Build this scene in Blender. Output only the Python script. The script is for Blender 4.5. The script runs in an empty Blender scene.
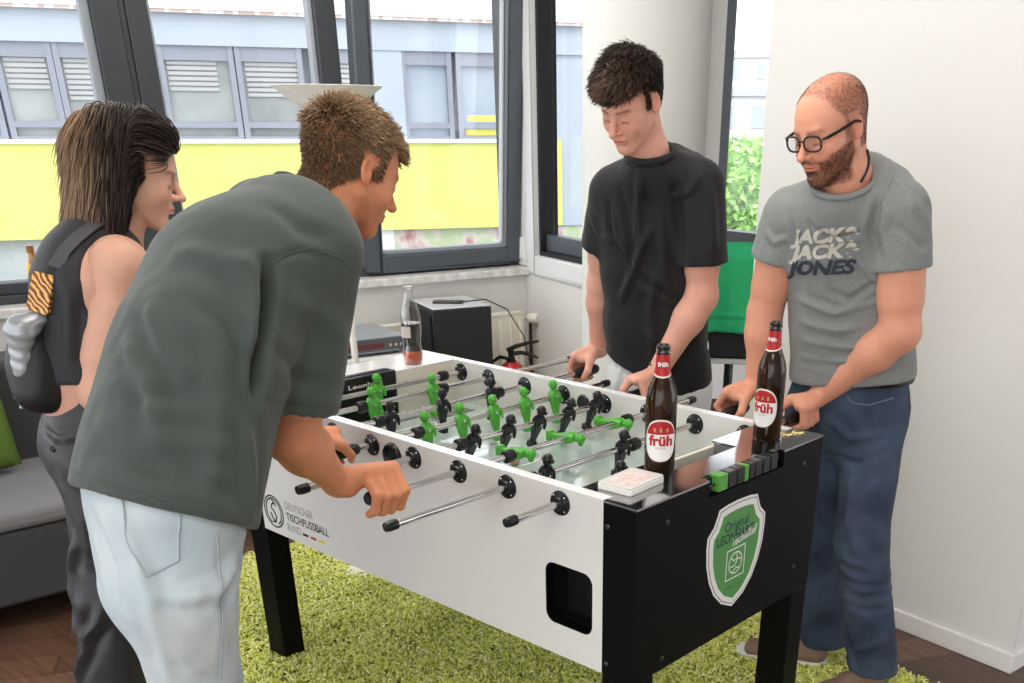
import bpy, bmesh, math, random
import numpy as np
from mathutils import Vector, Matrix, Euler
R = math.radians
PI = math.pi
random.seed(7); rng = np.random.default_rng(7)
S = bpy.context.scene
COL = S.collection

# ---------------------------------------------------------------- camera
FPX, YAW, PITCH, ROLL = 1001.094, 2.29145, 0.48251, 0.00512
CAM = np.array([1.20995, -1.5154, 1.60406]); SX, SY = 79.809, 303.668
def cam_axes():
    f = np.array([math.cos(PITCH)*math.cos(YAW), math.cos(PITCH)*math.sin(YAW), -math.sin(PITCH)])
    r = np.array([math.sin(YAW), -math.cos(YAW), 0.0]); u = np.cross(r, f)
    return r*math.cos(ROLL)+u*math.sin(ROLL), -r*math.sin(ROLL)+u*math.cos(ROLL), f
CR, CU, CF = cam_axes()
cd = bpy.data.cameras.new('camera'); cam = bpy.data.objects.new('camera', cd); COL.objects.link(cam)
cd.sensor_fit = 'HORIZONTAL'; cd.sensor_width = 36.0; cd.lens = 36.0*FPX/1024.0
cd.shift_x = -SX/1024.0; cd.shift_y = SY/1024.0
cd.clip_start = 0.05; cd.clip_end = 300
cam.matrix_world = Matrix(((CR[0], CU[0], -CF[0], CAM[0]), (CR[1], CU[1], -CF[1], CAM[1]), (CR[2], CU[2], -CF[2], CAM[2]), (0, 0, 0, 1)))
S.camera = cam
# ---------------------------------------------------------------- world, lights, exposure
S.view_settings.view_transform = 'Standard'; S.view_settings.look = 'None'
S.view_settings.exposure = 0.0; S.view_settings.gamma = 1.0; S.view_settings.use_curve_mapping = False
w = bpy.data.worlds.new('world'); S.world = w; w.use_nodes = True
nt = w.node_tree; nt.nodes.clear()
wo = nt.nodes.new('ShaderNodeOutputWorld'); bg = nt.nodes.new('ShaderNodeBackground')
bg.inputs[0].default_value = (0.93, 0.96, 1.0, 1); bg.inputs[1].default_value = 2.7
nt.links.new(bg.outputs[0], wo.inputs[0])
sd = bpy.data.lights.new('sun', 'SUN'); sd.energy = 1.0; sd.angle = R(25); sd.color = (1, 0.97, 0.92)
so = bpy.data.objects.new('sun', sd); COL.objects.link(so)
so.rotation_euler = Vector((-0.75, 0.30, -1.15)).to_track_quat('-Z', 'Y').to_euler()   # falls on the street facade, not into the room
def area(name, loc, target, size, size_y, energy, color=(1, 1, 1)):
    ld = bpy.data.lights.new(name, 'AREA'); ld.shape = 'RECTANGLE'; ld.size = size; ld.size_y = size_y; ld.energy = energy; ld.color = color
    o = bpy.data.objects.new(name, ld); COL.objects.link(o); o.location = loc
    o.rotation_euler = (Vector(target)-Vector(loc)).to_track_quat('-Z', 'Y').to_euler(); return o
area('added_ceiling_light', (-0.6, 0.2, 2.93), (-0.6, 0.2, 0), 1.2, 1.2, 29, (1, 0.96, 0.9))  # added ceiling lights, out of view, to brighten the interior
area('added_ceiling_light', (1.2, -1.8, 2.93), (1.2, -1.8, 0), 1.2, 1.2, 29, (1, 0.96, 0.9))
area('added_ceiling_light', (-2.5, 0.9, 2.93), (-2.5, 0.9, 0), 1.2, 1.2, 26, (1, 0.96, 0.9))  # third added light, lifts the wall and people by the windows
area('front_fill_light', (3.0, -3.2, 1.9), (-0.6, 0.4, 0.9), 2.6, 2.0, 22, (1, 0.98, 0.95))      # added fill light behind the camera, no window there

# ---------------------------------------------------------------- helpers
def J(px, py, d):
    """world point seen at pixel (px,py) of the photograph, d metres away along the floor"""
    v = CF*FPX + CR*(px-512-SX) - CU*(py-341.5-SY)
    return CAM + v*(d/math.hypot(v[0], v[1]))
def tag(o, label=None, cat=None, group=None, kind=None):
    if label: o['label'] = label
    if cat: o['category'] = cat
    if group: o['group'] = group
    if kind: o['kind'] = kind
    return o
def empty(name, loc=(0, 0, 0), rz=0.0, label=None, cat=None, group=None):
    o = bpy.data.objects.new(name, None); COL.objects.link(o); o.empty_display_size = 0.05
    o.location = loc; o.rotation_euler = (0, 0, rz); return tag(o, label, cat, group)
MATS = {}
def mat(name, color, rough=0.5, metal=0.0, spec=0.5, noise=None, bump=None, coat=0.0, trans=0.0, ior=1.45, alpha=1.0, sheen=0.0, sss=0.0, emit=None):
    if name in MATS: return MATS[name]
    m = bpy.data.materials.new(name); m.use_nodes = True; n = m.node_tree; b = n.nodes['Principled BSDF']
    b.inputs['Base Color'].default_value = (*color, 1); b.inputs['Roughness'].default_value = rough; b.inputs['Metallic'].default_value = metal
    b.inputs['Specular IOR Level'].default_value = spec; b.inputs['Coat Weight'].default_value = coat
    b.inputs['Transmission Weight'].default_value = trans; b.inputs['IOR'].default_value = ior; b.inputs['Alpha'].default_value = alpha
    if sheen: b.inputs['Sheen Weight'].default_value = sheen
    if sss:
        b.inputs['Subsurface Weight'].default_value = sss; b.inputs['Subsurface Radius'].default_value = (0.012, 0.004, 0.002)
    tc = n.nodes.new('ShaderNodeTexCoord')
    if noise:   # (scale, second colour, detail)
        t = n.nodes.new('ShaderNodeTexNoise'); t.inputs['Scale'].default_value = noise[0]; t.inputs['Detail'].default_value = noise[2] if len(noise) > 2 else 4
        r = n.nodes.new('ShaderNodeMix'); r.data_type = 'RGBA'; cr = n.nodes.new('ShaderNodeMapRange')
        cr.inputs[1].default_value = 0.35; cr.inputs[2].default_value = 0.65
        n.links.new(tc.outputs['Object'], t.inputs['Vector']); n.links.new(t.outputs[0], cr.inputs[0]); n.links.new(cr.outputs[0], r.inputs[0])
        r.inputs[6].default_value = (*color, 1); r.inputs[7].default_value = (*noise[1], 1); n.links.new(r.outputs[2], b.inputs['Base Color'])
    if bump:    # (scale, strength, distance)
        t = n.nodes.new('ShaderNodeTexNoise'); t.inputs['Scale'].default_value = bump[0]; t.inputs['Detail'].default_value = 5
        bp = n.nodes.new('ShaderNodeBump'); bp.inputs['Strength'].default_value = bump[1]; bp.inputs['Distance'].default_value = bump[2]
        n.links.new(tc.outputs['Object'], t.inputs['Vector']); n.links.new(t.outputs[0], bp.inputs['Height']); n.links.new(bp.outputs[0], b.inputs['Normal'])
    MATS[name] = m; return m
def thin_glass(name, tint=(1, 1, 1), refl=0.06):
    if name in MATS: return MATS[name]
    m = bpy.data.materials.new(name); m.use_nodes = True; n = m.node_tree; n.nodes.clear()
    o = n.nodes.new('ShaderNodeOutputMaterial'); t = n.nodes.new('ShaderNodeBsdfTransparent'); g = n.nodes.new('ShaderNodeBsdfGlossy'); x = n.nodes.new('ShaderNodeMixShader')
    t.inputs[0].default_value = (*tint, 1); g.inputs['Roughness'].default_value = 0.02; x.inputs[0].default_value = refl
    n.links.new(t.outputs[0], x.inputs[1]); n.links.new(g.outputs[0], x.inputs[2]); n.links.new(x.outputs[0], o.inputs[0]); MATS[name] = m; return m

class MB:
    """collects shapes, links them as one mesh object"""
    def __init__(s, M=None): s.v = []; s.f = []; s.m = []; s.M = M; s.mi = 0
    def add(s, vs, fs, M=None):
        k = len(s.v)
        for p in vs:
            p = Vector(p)
            if M is not None: p = M @ p
            if s.M is not None: p = s.M @ p
            s.v.append(tuple(p))
        for f in fs: s.f.append([i+k for i in f]); s.m.append(s.mi)
        return s
    def box(s, lo, hi, M=None):
        x0, y0, z0 = lo; x1, y1, z1 = hi
        vs = [(x0, y0, z0), (x1, y0, z0), (x1, y1, z0), (x0, y1, z0), (x0, y0, z1), (x1, y0, z1), (x1, y1, z1), (x0, y1, z1)]
        return s.add(vs, [(0, 3, 2, 1), (4, 5, 6, 7), (0, 1, 5, 4), (1, 2, 6, 5), (2, 3, 7, 6), (3, 0, 4, 7)], M)
    def tube(s, pts, rad, n=16, M=None, cap=True):
        pts = [Vector(p) for p in pts]
        if not hasattr(rad, '__len__'): rad = [rad]*len(pts)
        vs = []; up = None
        for i, p in enumerate(pts):
            t = (pts[min(i+1, len(pts)-1)]-pts[max(i-1, 0)]).normalized()
            if up is None: up = Vector((0, 0, 1)) if abs(t.z) < 0.9 else Vector((1, 0, 0))
            a = t.cross(up).normalized(); b = a.cross(t).normalized(); up = b
            for k in range(n):
                an = 2*PI*k/n; vs.append(p+(a*math.cos(an)+b*math.sin(an))*rad[i])
        fs = []
        for i in range(len(pts)-1):
            for k in range(n): fs.append((i*n+k, i*n+(k+1) % n, (i+1)*n+(k+1) % n, (i+1)*n+k))
        if cap: fs.append(tuple(range(n))[::-1]); fs.append(tuple((len(pts)-1)*n+k for k in range(n)))
        return s.add(vs, fs, M)
    def lathe(s, prof, n=32, M=None):
        vs = []; fs = []
        for r, z in prof:
            for k in range(n): vs.append((r*math.cos(2*PI*k/n), r*math.sin(2*PI*k/n), z))
        for i in range(len(prof)-1):
            for k in range(n): fs.append((i*n+k, i*n+(k+1) % n, (i+1)*n+(k+1) % n, (i+1)*n+k))
        if prof[0][0] > 1e-6: fs.append(tuple(range(n))[::-1])
        if prof[-1][0] > 1e-6: fs.append(tuple((len(prof)-1)*n+k for k in range(n)))
        return s.add(vs, fs, M)
    def prism(s, poly, d0, d1, M=None):
        """polygon in local xy, extruded along z"""
        n = len(poly); vs = [(x, y, d0) for x, y in poly]+[(x, y, d1) for x, y in poly]
        fs = [tuple(range(n))[::-1], tuple(range(n, 2*n))]+[(k, (k+1) % n, n+(k+1) % n, n+k) for k in range(n)]
        return s.add(vs, fs, M)
    def ball(s, c, r, M=None, n=14, sc=(1, 1, 1)):
        prof = [(max(1e-7, r*math.sin(PI*i/n)), -r*math.cos(PI*i/n)) for i in range(n+1)]
        T = Matrix.Translation(c) @ Matrix.Diagonal((*sc, 1))
        return s.lathe(prof, 2*n, T if M is None else M @ T)
    def build(s, name, m, parent=None, bevel=0.0, smooth=True, angle=35, seg=2):
        me = bpy.data.meshes.new(name); me.from_pydata(s.v, [], s.f)
        ms = m if isinstance(m, (list, tuple)) else [m]
        for x in ms: me.materials.append(x)
        if len(ms) > 1: me.polygons.foreach_set('material_index', s.m)
        bm = bmesh.new(); bm.from_mesh(me); bmesh.ops.remove_doubles(bm, verts=bm.verts, dist=1e-6); bmesh.ops.recalc_face_normals(bm, faces=bm.faces); bm.to_mesh(me); bm.free()
        if smooth:
            me.shade_smooth(); me.set_sharp_from_angle(angle=R(angle))
        me.update()
        o = bpy.data.objects.new(name, me); COL.objects.link(o); o.parent = parent
        if bevel > 0:
            b = o.modifiers.new('bevel', 'BEVEL'); b.width = bevel; b.segments = seg; b.limit_method = 'ANGLE'; b.angle_limit = R(40); b.harden_normals = False
        return o
def rot_between(a, b):
    return Vector(a).rotation_difference(Vector(b)).to_matrix().to_4x4()
def frame(o, x, y, z):
    x, y, z = Vector(x), Vector(y), Vector(z); return Matrix(((x.x, y.x, z.x, o[0]), (x.y, y.y, z.y, o[1]), (x.z, y.z, z.z, o[2]), (0, 0, 0, 1)))
def text_data(txt, size, bold=0.0, shear=0.0, space=1.0, depth=0.0, align='LEFT'):
    cu = bpy.data.curves.new('lettering', 'FONT'); cu.body = txt; cu.size = size; cu.offset = bold; cu.shear = shear; cu.space_character = space; cu.extrude = depth; cu.align_x = align
    cu.resolution_u = 4
    o = bpy.data.objects.new('lettering', cu); COL.objects.link(o)
    dg = bpy.context.evaluated_depsgraph_get(); dg.update()
    me = bpy.data.meshes.new_from_object(o.evaluated_get(dg)); vs = [tuple(v.co) for v in me.vertices]; fs = [tuple(p.vertices) for p in me.polygons]
    bpy.data.objects.remove(o); bpy.data.curves.remove(cu); bpy.data.meshes.remove(me)
    return vs, fs
def copy_tree(o, parent=None):
    c = o.copy(); COL.objects.link(c)
    if parent: c.parent = parent
    for ch in list(o.children): copy_tree(ch, c)
    return c
# ---------------------------------------------------------------- the room
def wood_floor():
    m = bpy.data.materials.new('dark_wood_planks'); m.use_nodes = True; n = m.node_tree; b = n.nodes['Principled BSDF']
    tc = n.nodes.new('ShaderNodeTexCoord'); mp = n.nodes.new('ShaderNodeMapping'); mp.inputs['Rotation'].default_value = (0, 0, R(-58))
    br = n.nodes.new('ShaderNodeTexBrick'); br.offset = 0.37; br.inputs['Scale'].default_value = 1.0; br.inputs['Brick Width'].default_value = 1.1; br.inputs['Row Height'].default_value = 0.14
    br.inputs['Mortar Size'].default_value = 0.0015; br.inputs['Color1'].default_value = (0.075, 0.037, 0.022, 1); br.inputs['Color2'].default_value = (0.19, 0.098, 0.062, 1); br.inputs['Mortar'].default_value = (0.012, 0.007, 0.005, 1)
    mp2 = n.nodes.new('ShaderNodeMapping'); mp2.inputs['Rotation'].default_value = (0, 0, R(-58)); mp2.inputs['Scale'].default_value = (1.2, 16, 1)
    nz = n.nodes.new('ShaderNodeTexNoise'); nz.inputs['Scale'].default_value = 3; nz.inputs['Detail'].default_value = 6
    mx = n.nodes.new('ShaderNodeMix'); mx.data_type = 'RGBA'; mx.blend_type = 'MULTIPLY'; mx.inputs[0].default_value = 0.75
    cr = n.nodes.new('ShaderNodeMapRange'); cr.inputs[1].default_value = 0.3; cr.inputs[2].default_value = 0.7; cr.inputs[3].default_value = 0.55; cr.inputs[4].default_value = 1.5
    L = n.links.new
    L(tc.outputs['Object'], mp.inputs[0]); L(mp.outputs[0], br.inputs[0]); L(tc.outputs['Object'], mp2.inputs[0]); L(mp2.outputs[0], nz.inputs[0])
    L(nz.outputs[0], cr.inputs[0]); L(br.outputs[0], mx.inputs[6]); L(cr.outputs[0], mx.inputs[7]); L(mx.outputs[2], b.inputs['Base Color'])
    b.inputs['Roughness'].default_value = 0.33
    return m
WALL = mat('white_wall_paint', (0.78, 0.765, 0.74), 0.9, bump=(90, 0.15, 0.002))
TRIM = mat('white_trim_paint', (0.84, 0.82, 0.78), 0.45)
FRAME = mat('anthracite_window_frame', (0.042, 0.047, 0.054), 0.38)
FRAME2 = mat('grey_window_sash', (0.085, 0.098, 0.115), 0.35)
PVC = mat('white_window_frame', (0.83, 0.84, 0.84), 0.35)
SEAL = mat('black_rubber_seal', (0.012, 0.012, 0.014), 0.5)
MARBLE = mat('marble_sill', (0.86, 0.85, 0.82), 0.3, noise=(22, (0.62, 0.61, 0.58), 8))
GLASS = thin_glass('window_glass', (0.98, 0.99, 1.0), 0.045)
# --- floor and ceiling
b = MB(); b.box((-4.6, -5, -0.1), (5, 6, 0.0)); o = b.build('floor', wood_floor(), smooth=False); tag(o, kind='structure')
b = MB(); b.box((-4.6, -5, 2.95), (5, 6, 3.05)); o = b.build('ceiling', mat('ceiling_paint', (0.85, 0.84, 0.82), 0.9), smooth=False); tag(o, kind='structure')
# --- left wall with the street windows: local frame  s along the wall (towards the corner), n into the room
AW = R(75.8); UW = Vector((math.cos(AW), math.sin(AW), 0)); NW = Vector((math.sin(AW), -math.cos(AW), 0)); CORNER = Vector((-2.75, 2.47, 0))
FW_ = frame(CORNER, UW, NW, (0, 0, 1))   # x=s, y=n, z=z  (left-handed, normals are recalculated)
b = MB(FW_)
b.box((-5.2, -0.32, 0), (0.10, -0.035, 0.90))
b.box((-5.2, -0.32, 2.62), (0.0, -0.035, 2.95))
b.box((0.02, -0.32, 0.88), (0.14, -0.035, 2.95))
o = b.build('wall_left', WALL, smooth=False); tag(o, kind='structure')
b = MB(FW_); b.box((-5.2, -0.2, 0.881), (0.0, 0.015, 0.92)); o = b.build('trim_1', MARBLE, bevel=0.006); tag(o, kind='structure')
# window_1: the wide fixed glazing with two posts
def win_frame(b, s0, s1, z0, z1, w, y0, y1, M=None):
    b.box((s0, y0, z0), (s0+w, y1, z1), M); b.box((s1-w, y0, z0), (s1, y1, z1), M)
    b.box((s0+w, y0, z0), (s1-w, y1, z0+w), M); b.box((s0+w, y0, z1-w), (s1-w, y1, z1), M)
w1 = empty('window_1', (0, 0, 0)); tag(w1, kind='structure')
b = MB(FW_)
b.box((-5.2, -0.2, 0.92), (0.0, -0.10, 0.955)); b.box((-5.2, -0.2, 2.56), (0.0, -0.10, 2.62))
for s0, s1 in ((-1.905, -1.80), (-1.775, -1.69), (-0.995, -0.90), (-0.06, 0.0), (-3.6, -3.45)):
    b.box((s0, -0.19, 0.95), (s1, -0.09, 2.6))
b.box((-1.80, -0.185, 0.95), (-1.775, -0.10, 2.6))
b.box((-5.1, -0.19, 0.955), (-1.90, -0.12, 1.0)); b.box((-1.7, -0.19, 0.955), (-1.0, -0.12, 1.0))
b.build('window_frame', FRAME, w1, bevel=0.004)
b = MB(FW_)
b.box((-1.94, -0.17, 0.99), (-1.905, -0.12, 2.58)); b.box((-1.70, -0.17, 0.99), (-1.675, -0.12, 2.58)); b.box((-5.1, -0.17, 0.985), (-1.92, -0.125, 1.012)); b.box((-1.015, -0.17, 0.99), (-0.995, -0.12, 2.58))
b.build('glazing_bead', mat('grey_bead', (0.33, 0.36, 0.40), 0.4), w1, bevel=0.003)
b = MB(FW_); b.box((-5.1, -0.152, 0.99), (-1.91, -0.146, 2.58)); b.box((-1.68, -0.152, 0.99), (-1.0, -0.146, 2.58))
b.build('pane', GLASS, w1, smooth=False)
# window_2: the tilted sash, hinged at its foot
w2 = empty('window_2', (0, 0, 0)); tag(w2, kind='structure')
TL = FW_ @ Matrix.Translation((0, -0.115, 0.945)) @ Matrix.Rotation(R(-5.0), 4, 'X')
b = MB(TL); win_frame(b, -0.872, -0.005, 0.0, 1.62, 0.075, -0.035, 0.045); b.build('sash', FRAME2, w2, bevel=0.008)
b = MB(TL); win_frame(b, -0.797, -0.08, 0.075, 1.545, 0.018, -0.01, 0.03); b.build('glazing_bead', MATS['grey_bead'], w2, bevel=0.003)
b = MB(TL); b.box((-0.79, 0.006, 0.09), (-0.10, 0.012, 1.53)); b.build('pane', GLASS, w2, smooth=False)
b = MB(TL); b.box((-0.115, 0.0, 0.10), (-0.107, 0.03, 1.52)); b.build('sash_seal', mat('light_seal', (0.55, 0.57, 0.6), 0.4), w2)
b = MB(FW_); b.box((-0.012, -0.09, 0.955), (0.012, -0.05, 1.06)); b.tube([(0, -0.06, 0.96), (0, -0.06, 1.05)], 0.011, 12); b.build('hinge', PVC, w2, bevel=0.002)
# white jamb at the corner
b = MB(FW_); b.box((0.0, -0.20, 0.92), (0.055, -0.02, 2.95)); b.box((0.055, -0.20, 0.90), (0.14, 0.0, 2.95))
o = b.build('trim_2', PVC, bevel=0.006); tag(o, kind='structure')
# --- back wall: first the bay with the narrow window, then column, then far window
AB = R(-17.5); UB = Vector((math.cos(AB), math.sin(AB), 0)); NB = Vector((math.sin(AB), -math.cos(AB), 0))
FB = frame(CORNER, UB, NB, (0, 0, 1))
b = MB(FB)
b.box((-0.06, -0.22, 0), (1.3, 0.0, 0.90)); b.box((0.0, -0.22, 2.62), (1.3, 0.0, 2.95)); b.box((0.95, -0.22, 0.9), (1.3, 0.0, 2.62))
b.build('wall_back', WALL, smooth=False); tag(bpy.data.objects['wall_back'], kind='structure')
w3 = empty('window_3', (0, 0, 0)); tag(w3, kind='structure')
b = MB(FB); win_frame(b, 0.005, 0.95, 0.90, 2.62, 0.085, -0.10, 0.012); b.build('window_frame', PVC, w3, bevel=0.006)
b = MB(FB); win_frame(b, 0.09, 0.865, 0.985, 2.54, 0.022, -0.12, -0.02); b.build('seal', SEAL, w3)
b = MB(FB); b.box((0.112, -0.11, 1.007), (0.845, -0.05, 1.085)); b.build('sash', FRAME2, w3, bevel=0.004)
b = MB(FB); b.box((0.13, -0.09, 1.06), (0.85, -0.085, 2.52)); b.build('pane', GLASS, w3, smooth=False)
# column
cc = J(645, 100, 4.4)
b = MB(); b.tube([(cc[0], cc[1], 0), (cc[0], cc[1], 2.95)], 0.242, 64); o = b.build('column', mat('column_paint', (0.74, 0.735, 0.71), 0.75, bump=(60, 0.1, 0.002)), smooth=True); o.name = 'trim_3'; tag(o, kind='structure')
# far window wall
PW = Vector((-2.3, 3.75, 0)); AF = R(-9.8); UF = Vector((math.cos(AF), math.sin(AF), 0)); NF = Vector((math.sin(AF), -math.cos(AF), 0)); FF = frame(PW, UF, NF, (0, 0, 1))
b = MB(FF); b.box((-1.2, -0.25, 0), (3.2, -0.02, 0.95)); b.box((-1.2, -0.25, 2.7), (3.2, -0.02, 2.95)); b.box((-1.2, -0.25, 0.95), (-0.36, 0.0, 2.7)); b.box((0.16, -0.25, 0.95), (3.2, 0.0, 2.7))
o = b.build('wall_far', WALL, smooth=False); tag(o, kind='structure')
w4 = empty('window_4', (0, 0, 0)); tag(w4, kind='structure')
b = MB(FF); b.box((-0.36, -0.12, 0.95), (-0.27, 0.03, 2.7)); b.box((-0.36, -0.12, 2.62), (0.16, 0.03, 2.7)); b.build('window_frame', PVC, w4, bevel=0.006)
b = MB(FF); b.box((-0.27, -0.10, 0.95), (-0.213, 0.0, 2.63)); b.box((-0.24, -0.10, 0.955), (0.155, 0.0, 1.035)); b.build('sash', mat('black_sash', (0.03, 0.032, 0.036), 0.4), w4, bevel=0.004)
b = MB(FF); b.box((-0.23, -0.06, 1.0), (0.155, -0.055, 2.64)); b.build('pane', GLASS, w4, smooth=False)
# --- right wall: a free block ending at the corner on the right of the picture
A0 = Vector((-0.885, 1.725, 0)); A1 = Vector((0.348, 1.547, 0)); UR = (A1-A0).normalized(); NR = Vector((UR.y, -UR.x, 0)); LR = (A1-A0).length
FR = frame(A0, UR, NR, (0, 0, 1))
b = MB(FR); b.box((0.0, -0.55, 0), (LR-0.012, -0.012, 2.95)); o = b.build('wall_right', WALL, bevel=0.004); tag(o, kind='structure')
b = MB(FR); b.box((0.0, -0.02, 0), (LR, 0.0, 0.068)); b.box((LR-0.02, -0.56, 0), (LR, -0.01, 0.068)); o = b.build('baseboard_right', TRIM, bevel=0.003); tag(o, kind='structure')
b = MB(FR); b.box((LR-0.06, -3.2, 0), (LR+1.2, -3.0, 2.95)); o = b.build('wall_rear', WALL, smooth=False); tag(o, kind='structure')

b = MB(); b.box((3.6, -5, 0), (3.7, 2.2, 2.95)); o = b.build('wall_side_added', WALL, smooth=False); tag(o, kind='structure')  # unseen wall, put in to cut flat fill from the open side
for x_, y_, nm in ((-0.6, 0.2, 0), (1.2, -1.8, 0), (-2.5, 0.9, 0)):      # added unseen panels above the ceiling fill lights
    b = MB(); b.box((x_-0.62, y_-0.62, 2.935), (x_+0.62, y_+0.62, 2.949)); o = b.build('added_ceiling_panel', TRIM, bevel=0.004); tag(o, 'added square white ceiling panel above the '+('table' if x_ == -0.6 else 'camera side of the room' if x_ > 0 else 'sideboard by the windows'), 'ceiling panel', 'added ceiling panels')
# ---------------------------------------------------------------- outside: street facade 20 m away
QF = Vector((-15.832, 8.952, 0)); AFc = 1.06035; UFc = Vector((math.cos(AFc), math.sin(AFc), 0)); NFc = Vector((math.sin(AFc), -math.cos(AFc), 0)); FC = frame(QF, UFc, NFc, (0, 0, 1))
bl = empty('office_building', QF, 0, 'long office building across the street with a yellow band under its windows', 'building')
PB = mat('pale_blue_plaster', (0.40, 0.45, 0.50), 0.9, noise=(0.8, (0.44, 0.49, 0.54), 5))
YB = mat('yellow_band', (0.68, 0.72, 0.19), 0.8)
GF = mat('blue_grey_frames', (0.26, 0.275, 0.32), 0.6)
def fpart(name, m, boxes, par=bl, **k):
    b = MB(Matrix.Translation(-QF) @ FC)
    for lo, hi in boxes: b.box(lo, hi)
    return b.build(name, m, par, smooth=False, **k)
fpart('upper_wall', PB, [((-14, -3, 2.66), (7.0, 0, 3.15)), ((2.05, -2, 1.28), (2.72, -0.02, 2.66)), ((5.0, -3, -0.2), (7.0, -0.05, 2.66))])
fpart('gutter', mat('white_gutter', (0.8, 0.8, 0.8), 0.5), [((-14, -0.1, 3.15), (7.0, 0.12, 3.22))])
fpart('yellow_band', YB, [((-14, -0.6, -0.19), (5.0, 0.03, 1.24)), ((5.48, -0.04, -0.19), (5.61, 0.0, 1.28))])
fpart('ledge', mat('white_ledge', (0.85, 0.85, 0.85), 0.6), [((-14, -0.3, 1.24), (5.0, 0.1, 1.30))])
fpart('pier_wall', GF, [((-14, -0.6, 1.24), (2.05, -0.21, 2.66))]); fpart('pier_wall', GF, [((2.72, -0.6, 1.24), (5.0, -0.21, 2.66))])
# roof tiles
rt = bpy.data.materials.new('roof_tiles'); rt.use_nodes = True; n_ = rt.node_tree; br = n_.nodes.new('ShaderNodeTexBrick'); tc = n_.nodes.new('ShaderNodeTexCoord')
br.inputs['Scale'].default_value = 1.0; br.inputs['Brick Width'].default_value = 0.22; br.inputs['Row Height'].default_value = 0.3; br.inputs['Mortar Size'].default_value = 0.03
br.inputs['Color1'].default_value = (0.50, 0.36, 0.31, 1); br.inputs['Color2'].default_value = (0.62, 0.50, 0.45, 1); br.inputs['Mortar'].default_value = (0.75, 0.68, 0.64, 1)
n_.links.new(tc.outputs['Object'], br.inputs[0]); n_.links.new(br.outputs[0], n_.nodes['Principled BSDF'].inputs['Base Color'])
b = MB(Matrix.Translation(-QF) @ FC); b.add([(-14, 0.1, 3.22), (7.0, 0.1, 3.22), (7.0, -3.5, 6.0), (-14, -3.5, 6.0), (-14, 0.1, 3.1), (7.0, 0.1, 3.1), (7.0, -3.5, 5.8), (-14, -3.5, 5.8)], [(0, 1, 2, 3), (7, 6, 5, 4), (0, 4, 5, 1), (3, 2, 6, 7), (0, 3, 7, 4), (1, 5, 6, 2)]); b.build('roof', rt, bl, smooth=False)
DARK = mat('facade_glass', (0.24, 0.26, 0.25), 0.15, noise=(1.2, (0.36, 0.38, 0.37), 6))
BLU = mat('facade_glass_blue', (0.27, 0.33, 0.40), 0.12, noise=(1.1, (0.36, 0.41, 0.46), 4))
BLIND = mat('facade_blinds', (0.42, 0.42, 0.41), 0.6)
def fwin(s0, s1, glass=DARK, blind=0.0, blind_s=None, refl=False):
    w_ = fpart('window', GF, [((s0-0.09, -0.14, 1.30), (s0, -0.03, 2.66)), ((s1, -0.14, 1.30), (s1+0.09, -0.03, 2.66)), ((s0, -0.14, 2.45), (s1, -0.05, 2.66)), ((s0, -0.14, 1.47), (s1, -0.03, 1.56)), ((s0, -0.14, 1.30), (s1, -0.03, 1.34))])
    b = MB(Matrix.Translation(-QF) @ FC); b.box((s0, -0.2, 1.32), (s1, -0.12, 2.5)); b.build('pane', glass, w_, smooth=False)
    if blind:
        b = MB(Matrix.Translation(-QF) @ FC); x0, x1 = blind_s or (s0+0.03, s1-0.03)
        k = 2.44
        while k > 2.44-blind:
            b.box((x0, -0.118, k-0.05), (x1, -0.09, k)); k -= 0.075
        b.build('blind', BLIND, w_, smooth=False)
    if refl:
        b = MB(Matrix.Translation(-QF) @ FC); b.box((s0+0.05, -0.118, 1.36), (s1, -0.115, 1.46)); b.box((s0+0.1, -0.118, 1.58), (s1, -0.115, 1.68)); b.build('painted_reflection', mat('yellow_reflection', (0.8, 0.7, 0.12), 0.6), w_, smooth=False)  # yellow strips: a reflection on the pane, painted as colour
fwin(-7.2, -5.6, DARK, 0.5); fwin(-5.35, -3.75, BLU); fwin(-3.53, -2.87, DARK, 0.42); fwin(-2.68, -1.70, DARK, 0.60)
fwin(-1.15, -0.15, DARK, 0.45, (-1.12, -0.35)); fwin(0.05, 0.95, DARK, 0.50, (0.1, 0.95)); fwin(1.25, 1.98, DARK, 0.3)
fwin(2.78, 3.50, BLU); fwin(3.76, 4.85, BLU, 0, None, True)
fpart('lower_wall', mat('lower_wall', (0.42, 0.45, 0.45), 0.8, noise=(2.2, (0.34, 0.40, 0.38), 5)), [((-14, -0.9, -1.6), (1.9, -0.12, -0.19))])
bk = bpy.data.materials.new('brick_strip'); bk.use_nodes = True; n_ = bk.node_tree; nz = n_.nodes.new('ShaderNodeTexNoise'); nz.inputs['Scale'].default_value = 2.4; nz.inputs['Detail'].default_value = 8; cr = n_.nodes.new('ShaderNodeValToRGB')
cr.color_ramp.elements[0].position = 0.4; cr.color_ramp.elements[0].color = (0.42, 0.20, 0.18, 1); cr.color_ramp.elements[1].position = 0.6; cr.color_ramp.elements[1].color = (0.40, 0.50, 0.28, 1)
e = cr.color_ramp.elements.new(0.5); e.color = (0.62, 0.55, 0.50, 1)
tc = n_.nodes.new('ShaderNodeTexCoord'); n_.links.new(tc.outputs['Object'], nz.inputs['Vector']); n_.links.new(nz.outputs[0], cr.inputs[0]); n_.links.new(cr.outputs[0], n_.nodes['Principled BSDF'].inputs['Base Color'])
fpart('planted_strip', bk, [((2.35, -0.9, -1.6), (7.5, -0.1, -0.19))])
fpart('entrance_panel', mat('entrance_panel', (0.80, 0.82, 0.80), 0.7), [((1.9, -0.9, -1.6), (2.35, -0.08, -0.19))])
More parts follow.
